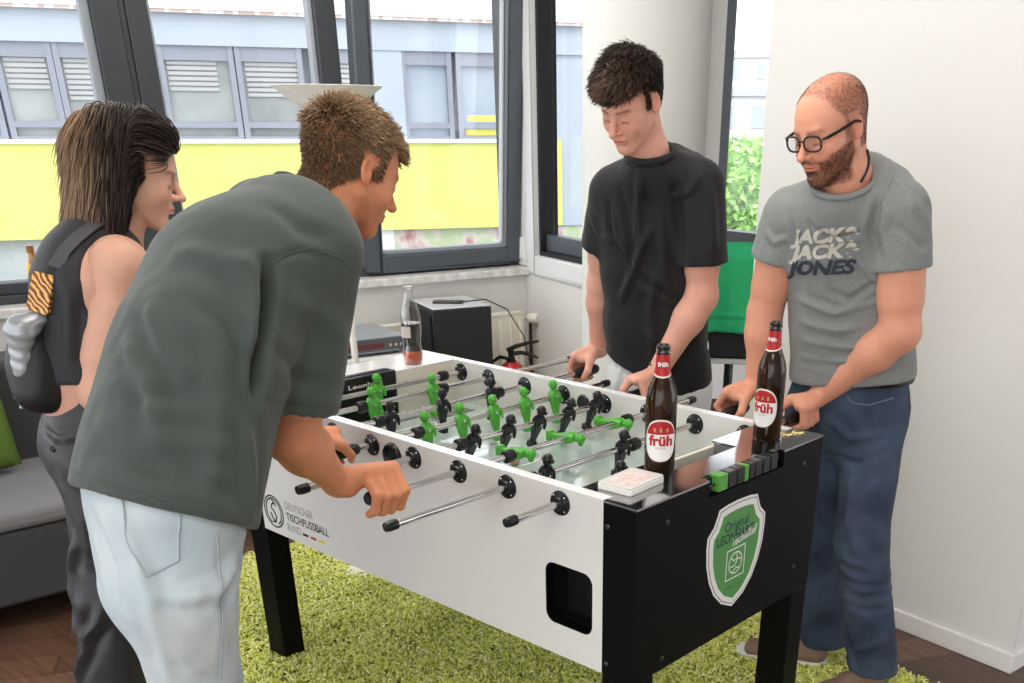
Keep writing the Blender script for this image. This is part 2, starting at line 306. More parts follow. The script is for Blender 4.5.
# ground of the street
b = MB(); b.box((-60, -40, -4.2), (-4.9, 60, -4.0)); b.box((-60, 7.2, -4.2), (30, 60, -4.0)); o = b.build('street', mat('asphalt', (0.30, 0.30, 0.30), 0.9), smooth=False); o.name = 'ground'; tag(o, kind='structure')
# town seen through the far window
def town(px, d, w_, h0, h1, col, lab, name='town_house', rows=4, cols=3):
    c = J(px, 130, d); c = Vector((c[0], c[1], 0)); dr = Vector((c.x-CAM[0], c.y-CAM[1], 0)).normalized(); u = Vector((dr.y, -dr.x, 0)); M = frame((0, 0, 0), u, dr, (0, 0, 1))
    e_ = empty(name, c, 0, lab, 'building')
    b = MB(M); b.box((-w_/2, 0, h0), (w_/2, 6, h1)); b.build('wall', mat(lab[:20], col, 0.9), e_, smooth=False)
    b = MB(M); b.box((-w_/2-0.15, -0.15, h1), (w_/2+0.15, 6, h1+0.35)); b.build('roof', mat('town_roof', (0.55, 0.55, 0.58), 0.9), e_, smooth=False)
    for i in range(rows):
        for k in range(cols):
            x0 = -w_/2+(k+0.28)*w_/cols; z0 = h0+(i+0.3)*(h1-h0)/rows
            b = MB(M); b.box((x0, -0.05, z0), (x0+0.42*w_/cols, 0.05, z0+0.5*(h1-h0)/rows)); b.build('window', mat('town_window', (0.50, 0.56, 0.60), 0.3), e_, smooth=False)
    return e_
town(742, 46, 5.0, -4, 2.5, (0.86, 0.84, 0.80), 'pale house with rows of windows seen through the far window', rows=4, cols=4)
town(733, 62, 4.0, -4, 4.6, (0.84, 0.86, 0.86), 'taller whitish block behind the pale house', rows=6, cols=3)
town(752, 70, 7.0, -4, 3.6, (0.80, 0.83, 0.85), 'hazy wide block at the right edge of the far window', rows=5, cols=5)
# tree
tc_ = J(734, 215, 24); tr = empty('tree', (tc_[0], tc_[1], -4), 0, 'bright green leafy tree outside the far window', 'tree')
b = MB(); b.tube([(0, 0, 0), (0.05, 0, 1.6), (0, 0.1, 3.4)], [0.14, 0.11, 0.06], 10)
for k in range(6): b.tube([(0, 0.05, 2.2+0.2*k), (math.cos(k*2.1)*0.8, math.sin(k*2.1)*0.8, 3.2+0.2*k)], [0.05, 0.02], 6)
b.build('trunk', mat('bark', (0.16, 0.12, 0.09), 0.9), tr)
N = 5200; c = rng.normal(size=(N, 3)); c /= np.linalg.norm(c, axis=1)[:, None]; c *= (rng.random(N)**0.4)[:, None]*np.array([1.7, 1.7, 1.35]); c[:, 2] += 4.0
a = rng.normal(size=(N, 3)); a /= np.linalg.norm(a, axis=1)[:, None]; q = np.cross(a, rng.normal(size=(N, 3))); q /= np.linalg.norm(q, axis=1)[:, None]
V = np.stack([c-a*0.11, c+q*0.05, c+a*0.11, c-q*0.05], 1).reshape(-1, 3); me = bpy.data.meshes.new('foliage'); me.from_pydata(V.tolist(), [], np.arange(4*N).reshape(N, 4).tolist())
me.materials.append(mat('leaves', (0.30, 0.58, 0.12), 0.7, noise=(2, (0.46, 0.72, 0.22)))); o = bpy.data.objects.new('foliage', me); COL.objects.link(o); o.parent = tr
# ---------------------------------------------------------------- the football table
TW, TL_, TH, ZB = 0.75, 1.555, 0.90, 0.486
FB_, RODZ, FZ = 0.0905, 0.865, 0.770
ft = empty('foosball_table', (-0.78, 0.375, 0), 0, 'white and black foosball table with eight steel rods standing on the green rug', 'foosball table')
TM = Matrix.Translation((0.78, -0.375, 0))     # parts are built in world coordinates, then moved under the empty
SAT = mat('satin_white_panel', (0.78, 0.77, 0.74), 0.38)
INNER = mat('cream_inner_wall', (0.76, 0.72, 0.62), 0.4)
BLK = mat('black_laminate', (0.003, 0.003, 0.0032), 0.5, spec=0.12)
BGL = mat('dark_mirror_top', (0.46, 0.46, 0.47), 0.09, metal=1.0)
CHR = mat('polished_steel', (0.62, 0.61, 0.60), 0.16, metal=1.0)
BPL = mat('black_plastic', (0.010, 0.010, 0.011), 0.28)
GRN = mat('green_player_plastic', (0.085, 0.40, 0.045), 0.32)
SCREW = mat('screw_metal', (0.75, 0.75, 0.75), 0.25, metal=1.0)
def rrect(x0, x1, y0, y1, r, n=6):
    pts = []
    for cx, cy, a0 in ((x1-r, y1-r, 0), (x0+r, y1-r, 90), (x0+r, y0+r, 180), (x1-r, y0+r, 270)):
        for k in range(n+1):
            a = R(a0+90*k/n); pts.append((cx+r*math.cos(a), cy+r*math.sin(a)))
    return pts
XZ = frame((0, 0, 0), (1, 0, 0), (0, 0, 1), (0, 1, 0))     # local (x, z) polygon extruded along y
YZ = frame((0, 0, 0), (0, 1, 0), (0, 0, 1), (1, 0, 0))
T = -TL_
def ring_panel(b, outer, hole, y0, y1):
    """rectangular plate in xz with a rounded hole"""
    n = len(hole); hc = [sum(p[i] for p in hole)/n for i in (0, 1)]
    ox0, ox1, oz0, oz1 = outer; out = []
    per = n//4
    for i, (x, z) in enumerate(hole):
        qd, k = divmod(i, per); X = ox1 if qd in (0, 3) else ox0; Z = oz1 if qd in (0, 1) else oz0
        first = (k < per//2); sidex = first if qd in (0, 2) else not first
        out.append((X, Z) if k == per//2 else ((X, z) if sidex else (x, Z)))
    vs = []
    for y in (y0, y1): vs += [(x, y, z) for x, z in hole]+[(x, y, z) for x, z in out]
    fs = []
    for k in range(n):
        k2 = (k+1) % n
        fs.append((k, k2, n+k2, n+k)); fs.append((2*n+k, 3*n+k, 3*n+k2, 2*n+k2)); fs.append((k, 2*n+k, 2*n+k2, k2)); fs.append((n+k, n+k2, 3*n+k2, 3*n+k))
    # corner fillers
    b.add(vs, fs)
# side panels
hole = rrect(-0.268, -0.116, 0.563, 0.722, 0.030)
b = MB(TM); b.box((T+FB_, 0, ZB), (-0.33, 0.03, TH)); b.box((-0.33, 0, 0.75), (-FB_, 0.03, TH)); b.box((-0.33, 0, ZB), (-FB_, 0.03, 0.53))
b.box((-0.33, 0, 0.53), (-0.268, 0.03, 0.75)); b.box((-0.116, 0, 0.53), (-FB_, 0.03, 0.75)); b.box((-0.268, 0, 0.722), (-0.116, 0.03, 0.75)); b.box((-0.268, 0, 0.53), (-0.116, 0.03, 0.563))
b.build('side_panel', SAT, ft, smooth=False)
b = MB(TM); b.box((T+FB_, TW-0.03, ZB), (-FB_, TW, TH)); b.build('side_panel', SAT, ft, bevel=0.002)
b = MB(TM); ring_panel(b, (-0.268, -0.116, 0.563, 0.722), rrect(-0.264, -0.120, 0.567, 0.718, 0.026), 0.0, 0.03); b.build('ball_return_surround', SAT, ft, smooth=False)
b = MB(TM); ring_panel(b, (-0.264, -0.120, 0.567, 0.718), rrect(-0.261, -0.123, 0.570, 0.715, 0.024), 0.001, 0.03); b.build('ball_return_frame', BLK, ft, smooth=False)
b = MB(TM)
b.box((-0.275, 0.08, 0.555), (-0.11, 0.085, 0.73)); b.box((-0.275, 0.03, 0.555), (-0.11, 0.085, 0.562)); b.box((-0.275, 0.03, 0.555), (-0.268, 0.085, 0.73)); b.box((-0.116, 0.03, 0.555), (-0.11, 0.085, 0.73)); b.box((-0.275, 0.03, 0.724), (-0.11, 0.085, 0.73))
b.build('ball_return_tray', mat('black_tray', (0.006, 0.006, 0.006), 0.5), ft)
# ends: black at both ends, with corner blocks running round onto the long sides
for side in (0, 1):
    x0, x1 = ((-FB_, 0) if side == 0 else (T, T+FB_))
    xo = (-0.02, 0) if side == 0 else (T, T+0.02)
    b = MB(TM)
    if side == 0:
        b.box((xo[0], 0.0, ZB), (xo[1], 0.255, TH-0.004)); b.box((xo[0], 0.565, ZB), (xo[1], TW, TH-0.004)); b.box((xo[0], 0.255, ZB), (xo[1], 0.565, TH-0.040))
    else: b.box((xo[0], 0.0, ZB), (xo[1], TW, TH-0.004))
    b.build('end_panel', BLK, ft, smooth=False)
    for y0, y1 in ((0.0, 0.03), (TW-0.03, TW)):
        b = MB(TM); b.box((x0+(0 if side else 0), y0, ZB), (x1-(0.02 if side == 0 else 0) if side == 0 else x1, y1, TH-0.004)) if side == 0 else b.box((x0+0.02, y0, ZB), (x1, y1, TH-0.004))
        b.build('corner_block', BLK, ft, smooth=False)
    for y0, y1 in ((0.0, 0.075), (TW-0.075, TW)):
        b = MB(TM); b.box((x0, y0, 0.028), (x1, y1, ZB-0.0005)); b.build('leg', BLK, ft, bevel=0.003)
        b = MB(TM); yc = (y0+y1)/2; xc = (x0+x1)/2; b.tube([(xc, yc, 0.008), (xc, yc, 0.016), (xc, yc, 0.03)], [0.032, 0.032, 0.014], 20); b.build('levelling_foot', BPL, ft)
# screws on the corners
for p, ax in [((-0.078, 0, 0.845), 'y'), ((-0.078, 0, 0.515), 'y'), ((0, 0.105, 0.845), 'x'), ((0, 0.105, 0.515), 'x'), ((0, 0.665, 0.845), 'x'), ((0, 0.665, 0.565), 'x')]:
    b = MB(TM @ Matrix.Translation(p) @ rot_between((0, 0, 1), (0, -1, 0) if ax == 'y' else (1, 0, 0))); b.lathe([(0.0001, 0.003), (0.004, 0.0028), (0.0062, 0.001), (0.0065, -0.002)], 16); b.build('screw', mat('dark_screw', (0.10, 0.10, 0.10), 0.3, metal=1.0), ft)
# tops
b = MB(TM); b.prism([(-FB_, 0.0), (0, 0.0), (0, 0.255), (-0.028, 0.255), (-0.028, 0.565), (0, 0.565), (0, TW), (-FB_, TW), (-FB_, 0.715), (-0.18, 0.715), (-0.18, 0.515), (-0.104, 0.515), (-0.104, 0.262), (-0.18, 0.262), (-0.18, 0.032), (-FB_, 0.032)], TH-0.004, TH+0.001)
b.build('end_cover', BGL, ft, smooth=False)
b = MB(TM); b.box((-0.104, 0.262, TH-0.013), (-0.098, 0.515, TH-0.003)); b.box((-0.18, 0.262, 0.79), (-0.174, 0.262, TH)) ; b.build('goal_edge', mat('dark_goal_edge', (0.03, 0.03, 0.03), 0.3), ft)
b = MB(TM); b.box((-0.184, 0.032, FZ), (-0.172, 0.262, TH-0.004)); b.box((-0.184, 0.515, FZ), (-0.172, 0.715, TH-0.004)); b.box((-0.184, 0.262, FZ+0.085), (-0.172, 0.515, TH-0.012)); b.build('goal_wall', INNER, ft, smooth=False)
b = MB(TM); b.box((-0.172, 0.262, FZ-0.04), (-0.104, 0.515, FZ-0.03)); b.box((-0.104, 0.262, FZ-0.04), (-0.098, 0.515, TH-0.012)); b.box((-0.172, 0.256, FZ-0.04), (-0.098, 0.262, TH-0.005)); b.box((-0.172, 0.515, FZ-0.04), (-0.098, 0.521, TH-0.005)); b.build('goal_box', mat('grey_goal_box', (0.22, 0.22, 0.22), 0.4), ft, smooth=False)
# left end: white wide top and inner wall with the black goal
b = MB(TM); b.box((T, 0.0, TH-0.004), (-1.372, TW, TH+0.001)); b.build('end_top', mat('white_end_top', (0.80, 0.80, 0.80), 0.22, coat=0.3), ft, bevel=0.001)
for y0, y1 in ((0.03, 0.25), (0.475, 0.72)):
    b = MB(TM); b.box((-1.378, y0, FZ), (-1.372, y1, TH-0.004)); b.build('goal_wall', INNER, ft, smooth=False)
b = MB(TM); b.box((-1.400, 0.25, FZ-0.002), (-1.366, 0.475, TH+0.006)); b.box((-1.42, 0.25, TH-0.002), (-1.38, 0.475, TH+0.006)); b.build('goal_box', BPL, ft, bevel=0.003)
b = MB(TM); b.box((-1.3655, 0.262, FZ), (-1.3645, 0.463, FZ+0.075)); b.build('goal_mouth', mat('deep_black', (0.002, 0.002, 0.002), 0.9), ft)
def put_text(txt, size, M, m, parent, name='lettering', bold=0.0, shear=0.0, space=1.0, fit=None, depth=0.0, bend=None, align='LEFT'):
    vs, fs = text_data(txt, size, bold, shear, space, depth, align)
    if fit:
        xs = [v[0] for v in vs]; k = fit/(max(xs)-min(xs)); x0 = min(xs); vs = [((v[0]-x0)*k, v[1], v[2]) for v in vs]
    if bend: vs = [bend(*v) for v in vs]
    b = MB(); b.add(vs, fs, M); 
    me = bpy.data.meshes.new(name); me.from_pydata(b.v, [], b.f); me.materials.append(m); o = bpy.data.objects.new(name, me); COL.objects.link(o); o.parent = parent; return o
WPR = mat('white_print', (0.82, 0.82, 0.80), 0.5); BPR = mat('black_print', (0.02, 0.02, 0.022), 0.5); GPR = mat('grey_print', (0.22, 0.22, 0.23), 0.5)
put_text('Leonhart', 0.018, TM @ frame((-1.3650, 0.29, TH-0.026), (0, 1, 0), (0, 0, 1), (1, 0, 0)), WPR, ft, 'goal_lettering', bold=0.0002, fit=0.13)
# playing field
b = MB(TM); b.box((-1.372, 0.03, FZ-0.012), (-0.184, 0.72, FZ)); b.build('playing_field', mat('pale_glass_field', (0.44, 0.53, 0.49), 0.14, coat=0.5), ft, smooth=False)
for y0, y1 in ((0.028, 0.0305), (0.7195, 0.722)):
    b = MB(TM); b.box((-1.372, y0, FZ), (-0.184, y1, TH-0.001)); b.build('inner_wall', mat('white_inner_wall', (0.76, 0.74, 0.70), 0.35), ft, smooth=False)
LINE = mat('white_field_line', (0.90, 0.90, 0.88), 0.3); FT_ = mat('grey_corner_tile', (0.16, 0.17, 0.15), 0.3)
b = MB(TM); zl = FZ+0.0006
def strip(b, pts, w_):
    pts = [Vector((p[0], p[1], zl)) for p in pts]; n = len(pts); vs = []
    for i, p in enumerate(pts):
        t = (pts[min(i+1, n-1)]-pts[max(i-1, 0)]).normalized(); s_ = Vector((t.y, -t.x, 0))*w_/2; vs += [p-s_, p+s_]
    b.add(vs, [(2*i, 2*i+1, 2*i+3, 2*i+2) for i in range(n-1)])
cx = -0.778
strip(b, [(cx, 0.032), (cx, 0.718)], 0.005)
strip(b, [(cx+0.10*math.cos(R(a)), 0.375+0.10*math.sin(R(a))) for a in range(0, 361, 10)], 0.005)
for s_, xg in ((1, -0.186), (-1, -1.370)):
    strip(b, [(xg, 0.18), (xg-s_*0.17, 0.18), (xg-s_*0.17, 0.57), (xg, 0.57)], 0.005)
    strip(b, [(xg, 0.26), (xg-s_*0.08, 0.26), (xg-s_*0.08, 0.49), (xg, 0.49)], 0.005)
    strip(b, [(xg-s_*0.17-s_*0.06*math.sin(R(a)), 0.375+0.10*math.cos(R(a))) for a in range(0, 181, 10)], 0.005)
    strip(b, [(xg-s_*0.03*math.cos(R(a)), 0.09-0.03*math.sin(R(a))) for a in range(-90, 91, 15)], 0.005)
b.build('field_lines', LINE, ft, smooth=False)
b = MB(TM)
for x0, x1, y0, y1 in ((-1.33, -1.275, 0.50, 0.575), (-1.33, -1.275, 0.585, 0.66), (-1.262, -1.21, 0.50, 0.575), (-1.262, -1.21, 0.585, 0.66), (-1.33, -1.275, 0.40, 0.49)): b.box((x0, y0, FZ-0.001), (x1, y1, FZ+0.0012))
b.build('corner_tiles', FT_, ft, smooth=False)
for y0, y1 in ((0.0, 0.030), (TW-0.03, TW)):
    b = MB(TM); b.prism([(T+FB_, y0), (-FB_, y0), (-FB_, y1), (T+FB_, y1)], TH, TH+0.0012); b.build('rail_top', mat('white_rail_top', (0.88, 0.88, 0.88), 0.2, coat=0.3), ft, smooth=False)
# rods
def player_parts(m, parent, X, y, tilt):
    """one moulded player around the rod, head up; tilt turns the feet towards -x"""
    M = Matrix.Translation((X, y, RODZ)) @ Matrix.Rotation(R(tilt), 4, 'Y')
    o = bpy.data.objects.new('player_figure', PLAYER[m.name]); COL.objects.link(o); o.parent = parent; o.matrix_local = TM @ M; return o
PLAYER = {}
def make_player(m):
    b = MB()
    b.ball((0, 0, 0.034), 0.0125, n=10, sc=(1.0, 0.95, 1.08))                       # head
    b.prism([(-0.013, -0.008), (-0.005, -0.011), (0.016, -0.008), (0.021, 0), (0.016, 0.008), (-0.005, 0.011), (-0.013, 0.008)], 0.036, 0.039)  # cap brim
    b.lathe([(0.0001, 0.052), (0.006, 0.0505), (0.011, 0.046), (0.0135, 0.039), (0.0132, 0.036)], 16)    # cap
    b.lathe([(0.006, 0.028), (0.006, 0.018)], 12)
    YX = Matrix.Rotation(R(90), 4, 'X')
    b.lathe([(0.0125, -0.013), (0.0145, -0.010), (0.0145, 0.010), (0.0125, 0.013)], 18, YX)      # hub round the rod
    b.add([(x*sx, y*sy, z) for z, sx, sy in ((0.021, 0.008, 0.013), (0.010, 0.0125, 0.019), (-0.010, 0.0115, 0.016), (-0.030, 0.009, 0.0125), (-0.052, 0.0065, 0.0085), (-0.062, 0.0075, 0.0095), (-0.064, 0.014, 0.011), (-0.078, 0.0135, 0.0105)) for x, y in ((-1, -0.7), (-0.6, -1), (0.6, -1), (1, -0.7), (1, 0.7), (0.6, 1), (-0.6, 1), (-1, 0.7))],
          [tuple(8*i+k for k in q) for i in range(0)] + [(8*i+k, 8*i+(k+1) % 8, 8*(i+1)+(k+1) % 8, 8*(i+1)+k) for i in range(7) for k in range(8)] + [tuple(range(8)), tuple(56+k for k in range(7, -1, -1))])
    b.tube([(0.006, 0.017, 0.010), (0.010, 0.0195, -0.004), (0.013, 0.018, -0.018)], [0.005, 0.005, 0.0035], 8)     # arms
    b.tube([(0.006, -0.017, 0.010), (0.010, -0.0195, -0.004), (0.013, -0.018, -0.018)], [0.005, 0.005, 0.0035], 8)
    b.mi = 1
    b.lathe([(0.0038, 0.0135), (0.0036, 0.0155), (0.0001, 0.016)], 12, Matrix.Rotation(R(90), 4, 'Y'))     # grub screw
    o = b.build('proto', [m, SCREW]); me = o.data; bpy.data.objects.remove(o); me.name = 'player_figure'; PLAYER[m.name] = me
make_player(GRN); make_player(BPL)
YD = Matrix.Rotation(R(-90), 4, 'X')      # local z -> +y
RODS = [  # x, colour, player y's, tilt, near end y, far end y, near handle, far handle, bumpers
    (-0.214, BPL, (0.20,), 5, -0.160, 0.92, 'cap', 'grip', (0.10, 0.31)),
    (-0.379, BPL, (0.125, 0.405), 12, -0.342, 0.865, 'cap', 'grip', (0.075, 0.455)),
    (-0.544, GRN, (0.205, 0.390, 0.585), 84, -0.176, 0.935, 'grip', 'cap', (0.165, 0.625)),
    (-0.709, BPL, (0.195, 0.322, 0.440, 0.560, 0.672), 22, -0.33, 0.825, 'cap', 'grip', (0.155, 0.700)),
    (-0.874, GRN, (0.180, 0.305, 0.430, 0.555, 0.680), -8, -0.050, 0.925, 'grip', 'cap', (0.150, 0.71)),
    (-1.039, BPL, (0.190, 0.380, 0.575), 3, -0.20, 0.955, 'cap', 'grip', (0.150, 0.605)),
    (-1.204, GRN, (0.215, 0.485), -4, -0.20, 0.84, 'cap', 'cap', (0.175, 0.525)),
    (-1.369+0.0, GRN, (0.375,), 0, -0.20, 0.80, 'grip', 'cap', (0.10, 0.645)),
]
RODS[-2] = (-1.204, GRN, (0.255, 0.485), -4, -0.14, 1.12, 'grip', 'cap', (0.215, 0.525))
RODS[-1] = (-1.335, GRN, (0.375,), 0, -0.20, 0.80, 'grip', 'cap', (0.10, 0.640))
for X, m, ys, tilt, y0, y1, hn, hf, bump in RODS:
    M = TM @ Matrix.Translation((X, 0, RODZ)) @ YD
    b = MB(M); b.tube([(0, 0, y0), (0, 0, y1)], 0.0080, 20); rod = b.build('rod', CHR, ft)
    for y in ys: player_parts(m, rod, X, y, tilt)
    for y in bump:
        b = MB(M); s_ = 1 if y < 0.4 else -1; b.lathe([(0.009, y-0.013), (0.0155, y-0.013), (0.0165, y-0.010), (0.0165, y+0.010), (0.0155, y+0.013), (0.009, y+0.013)], 20); b.build('rubber_bumper', BPL, rod)
    for y, k, s_ in ((y0, hn, -1), (y1, hf, 1)):
        b = MB(M)
        if k == 'cap': prof = [(0.0082, y-s_*0.024), (0.0112, y-s_*0.022), (0.0118, y-s_*0.004), (0.010, y+s_*0.006), (0.0001, y+s_*0.008)]; nm = 'end_cap'
        else:
            g_ = s_*(0.86 if X == -0.544 else 1.0); prof = [(0.009, y-g_*0.005), (0.013, y-g_*0.003), (0.0165, y+g_*0.012), (0.0155, y+g_*0.03), (0.0172, y+g_*0.06), (0.0172, y+g_*0.085), (0.0158, y+g_*0.102), (0.012, y+g_*0.109), (0.0001, y+g_*0.111)]; nm = 'grip_handle'
        if s_ < 0: prof = prof[::-1]
        b.lathe(prof, 20 if k == 'cap' else 10); b.build(nm, BPL if k == 'cap' else mat('black_grip', (0.014, 0.014, 0.015), 0.45), rod)
    for ys_, sg in ((0.0, -1), (0.03, 1), (TW-0.03, -1), (TW, 1)):
        M2 = TM @ Matrix.Translation((X, ys_, RODZ)) @ rot_between((0, 0, 1), (0, sg, 0))
        b = MB(M2); b.lathe([(0.0082, 0.012), (0.014, 0.012), (0.0155, 0.007), (0.019, 0.006), (0.0272, 0.0038), (0.0285, 0.0)], 28)
        b.mi = 1
        for k in range(4):
            a = PI/4+k*PI/2; b.ball((0.0222*math.cos(a), 0.0222*math.sin(a), 0.0045), 0.0025, n=5)
        b.build('rod_bearing', [BPL, SCREW], ft)
# ball inlet
b = MB(TM @ Matrix.Translation((-0.7915, 0.0, 0.853)) @ rot_between((0, 0, 1), (0, -1, 0)))
b.lathe([(0.0001, 0.001), (0.020, 0.0015), (0.024, 0.009), (0.029, 0.011), (0.033, 0.006), (0.034, 0.0)], 32); b.build('ball_inlet', BPL, ft)
b = MB(TM @ Matrix.Translation((-0.7915, -0.012, 0.835))); b.prism([(-0.02, -0.012), (0.02, -0.012), (0.024, 0.012), (-0.024, 0.012)], -0.003, 0.004); b.build('ball_chute', BPL, ft, bevel=0.002)
b = MB(TM @ Matrix.Translation((-0.7915, 0.72, 0.853)) @ rot_between((0, 0, 1), (0, -1, 0))); b.lathe([(0.0001, 0.001), (0.018, 0.0015), (0.022, 0.006), (0.026, 0.0)], 28); b.build('ball_inlet', BPL, ft)
# score counter in the notch of the end
b = MB(TM); b.box((-0.028, 0.255, TH-0.042), (-0.020, 0.565, TH-0.004)); b.tube([(-0.012, 0.257, TH-0.02), (-0.012, 0.563, TH-0.02)], 0.003, 10); cnt = b.build('score_rail', BPL, ft)
for y0, w_, mm in ((0.292, 0.036, GRN), (0.330, 0.034, BPL), (0.366, 0.030, BPL), (0.3975, 0.016, GRN), (0.416, 0.022, BPL), (0.440, 0.030, BPL), (0.474, 0.030, BPL), (0.508, 0.030, BPL)):
    b = MB(TM); b.box((-0.0275, y0, TH-0.036), (0.001, y0+w_-0.002, TH+0.002)); b.build('score_slider', mat('green_slider', (0.10, 0.36, 0.06), 0.35) if mm is GRN else mat('black_slider', (0.012, 0.012, 0.012), 0.15), cnt, bevel=0.0015)
# shield badge
def shield(k, yc=0.379, zc=0.69):
    half = [(0.0, 0.142-0.006), (0.045, 0.138-0.004), (0.078, 0.129), (0.085, 0.112), (0.096, 0.092), (0.119, 0.072), (0.121, 0.045), (0.117, 0.0), (0.103, -0.045), (0.080, -0.085), (0.046, -0.118), (0.0, -0.139)]
    pts = half+[(-x, z) for x, z in half[-2:0:-1]]
    return [(yc+x*k[0], zc+z*k[1]) for x, z in pts]
for k, d, m_, nm in (((1, 1), 0.0015, WPR, 'shield_badge'), ((0.955, 0.96), 0.0018, mat('badge_grey_line', (0.25, 0.25, 0.25), 0.5), 'badge_line'), ((0.93, 0.94), 0.0021, WPR, 'badge_border'), ((0.80, 0.84), 0.0024, mat('badge_green', (0.085, 0.30, 0.075), 0.4), 'badge_field')):
    b = MB(TM @ YZ); b.prism(shield(k), 0.0, d); o = b.build(nm, m_, ft if nm == 'shield_badge' else badge, smooth=False)
    if nm == 'shield_badge': badge = o
XR = lambda y, z: TM @ frame((0.0026, y, z), (0, 1, 0), (0, 0, 1), (1, 0, 0))
NAVY = mat('navy_print', (0.012, 0.018, 0.05), 0.5)
put_text('Original', 0.034, XR(0.325, 0.757), NAVY, badge, 'badge_lettering', bold=0.0004, fit=0.100)
put_text('LEONHART', 0.034, XR(0.297, 0.728), NAVY, badge, 'badge_lettering', bold=0.0006, fit=0.152)
put_text('Tischfußball', 0.030, XR(0.362, 0.713) @ Matrix.Rotation(R(6), 4, 'Z'), WPR, badge, 'badge_script', bold=0.0006, shear=0.4, fit=0.105)
put_text('ORIGINAL', 0.008, XR(0.350, 0.604), NAVY, badge, 'badge_small_print', fit=0.032); put_text('TISCH', 0.008, XR(0.390, 0.604), NAVY, badge, 'badge_small_print', fit=0.024)
def lines_mesh(name, polys, w_, M, m_, parent, d=0.0004):
    b = MB(M)
    for pts in polys:
        n = len(pts); vs = []
        for i, p in enumerate(pts):
            a = Vector(pts[max(i-1, 0)]); c = Vector(pts[min(i+1, n-1)]); t = (c-a).normalized(); s_ = Vector((t.y, -t.x))*w_/2; q = Vector(p)
            if pts[0] == pts[-1] and i in (0, n-1): t = (Vector(pts[1])-Vector(pts[-2])).normalized(); s_ = Vector((t.y, -t.x))*w_/2
            vs += [(q.x-s_.x, q.y-s_.y, 0), (q.x+s_.x, q.y+s_.y, 0)]
        b.add(vs, [(2*i, 2*i+1, 2*i+3, 2*i+2) for i in range(n-1)])
    me = bpy.data.meshes.new(name); me.from_pydata(b.v, [], b.f); me.materials.append(m_); o = bpy.data.objects.new(name, me); COL.objects.link(o); o.parent = parent; return o
cir = lambda r, n=32, sx=1, a0=0, a1=360: [(r*sx*math.cos(R(a0+(a1-a0)*k/n)), r*math.sin(R(a0+(a1-a0)*k/n))) for k in range(n+1)]
M = XR(0.380, 0.667)
def seg_box(s_): return [[(-s_, -s_), (s_, -s_)], [(s_, -s_), (s_, s_)], [(s_, s_), (-s_, s_)], [(-s_, s_), (-s_, -s_)]]
lines_mesh('badge_emblem', seg_box(0.038)+[cir(0.027)]+[[(-0.020, 0.016), (-0.006, 0.006), (0.006, 0.010), (0.022, 0.004)], [(-0.022, -0.006), (-0.004, -0.008), (0.006, 0.004), (0.004, 0.024)], [(-0.012, -0.024), (0.002, -0.014), (0.020, -0.018)]], 0.0035, M, WPR, badge)
# federation mark on the long side
XF = lambda x, z: TM @ frame((x, -0.0006, z), (1, 0, 0), (0, 0, 1), (0, -1, 0))
em = lines_mesh('federation_emblem', [cir(0.049, 40), cir(0.041, 40, 0.95, -60, 250)], 0.005, XF(-1.400, 0.556), BPR, ft)
lines_mesh('emblem_figure', [[(0.010, 0.030), (-0.006, 0.022), (-0.012, 0.010), (0.004, -0.002), (0.012, -0.016), (0.004, -0.032), (-0.008, -0.034)], [(-0.004, 0.036), (0.006, 0.030), (0.016, 0.020)], [(-0.018, -0.006), (-0.010, -0.022), (0.0, -0.03)]], 0.006, XF(-1.400, 0.556), BPR, em)
tl = put_text('TISCHFUSSBALL', 0.034, XF(-1.334, 0.546), BPR, ft, 'federation_lettering', bold=0.0003, fit=0.212)
put_text('DEUTSCHER', 0.034, XF(-1.334, 0.580), GPR, tl, 'lettering', bold=-0.0004, fit=0.140)
put_text('BUND', 0.034, XF(-1.334, 0.513), GPR, tl, 'lettering', bold=-0.0004, fit=0.068)
for x0, c in ((-1.258, (0.01, 0.01, 0.01)), (-1.218, (0.60, 0.04, 0.05)), (-1.178, (0.82, 0.70, 0.10))):
    b = MB(XF(x0, 0.516)); b.add([(0, 0, 0), (0.028, 0, 0), (0.030, 0.008, 0), (0.002, 0.008, 0)], [(0, 1, 2, 3)]); b.build('flag_bar', mat('flag_%d' % int(c[1]*100), c, 0.5), tl, smooth=False)
# ball on the field
b = MB(Matrix.Translation((-0.70, 0.335, FZ+0.0171))); b.ball((0, 0, 0), 0.017, n=12); o = b.build('ball', mat('cork', (0.62, 0.50, 0.33), 0.8, noise=(300, (0.45, 0.34, 0.2)))); tag(o, 'small cork ball lying on the pale playing field', 'ball')

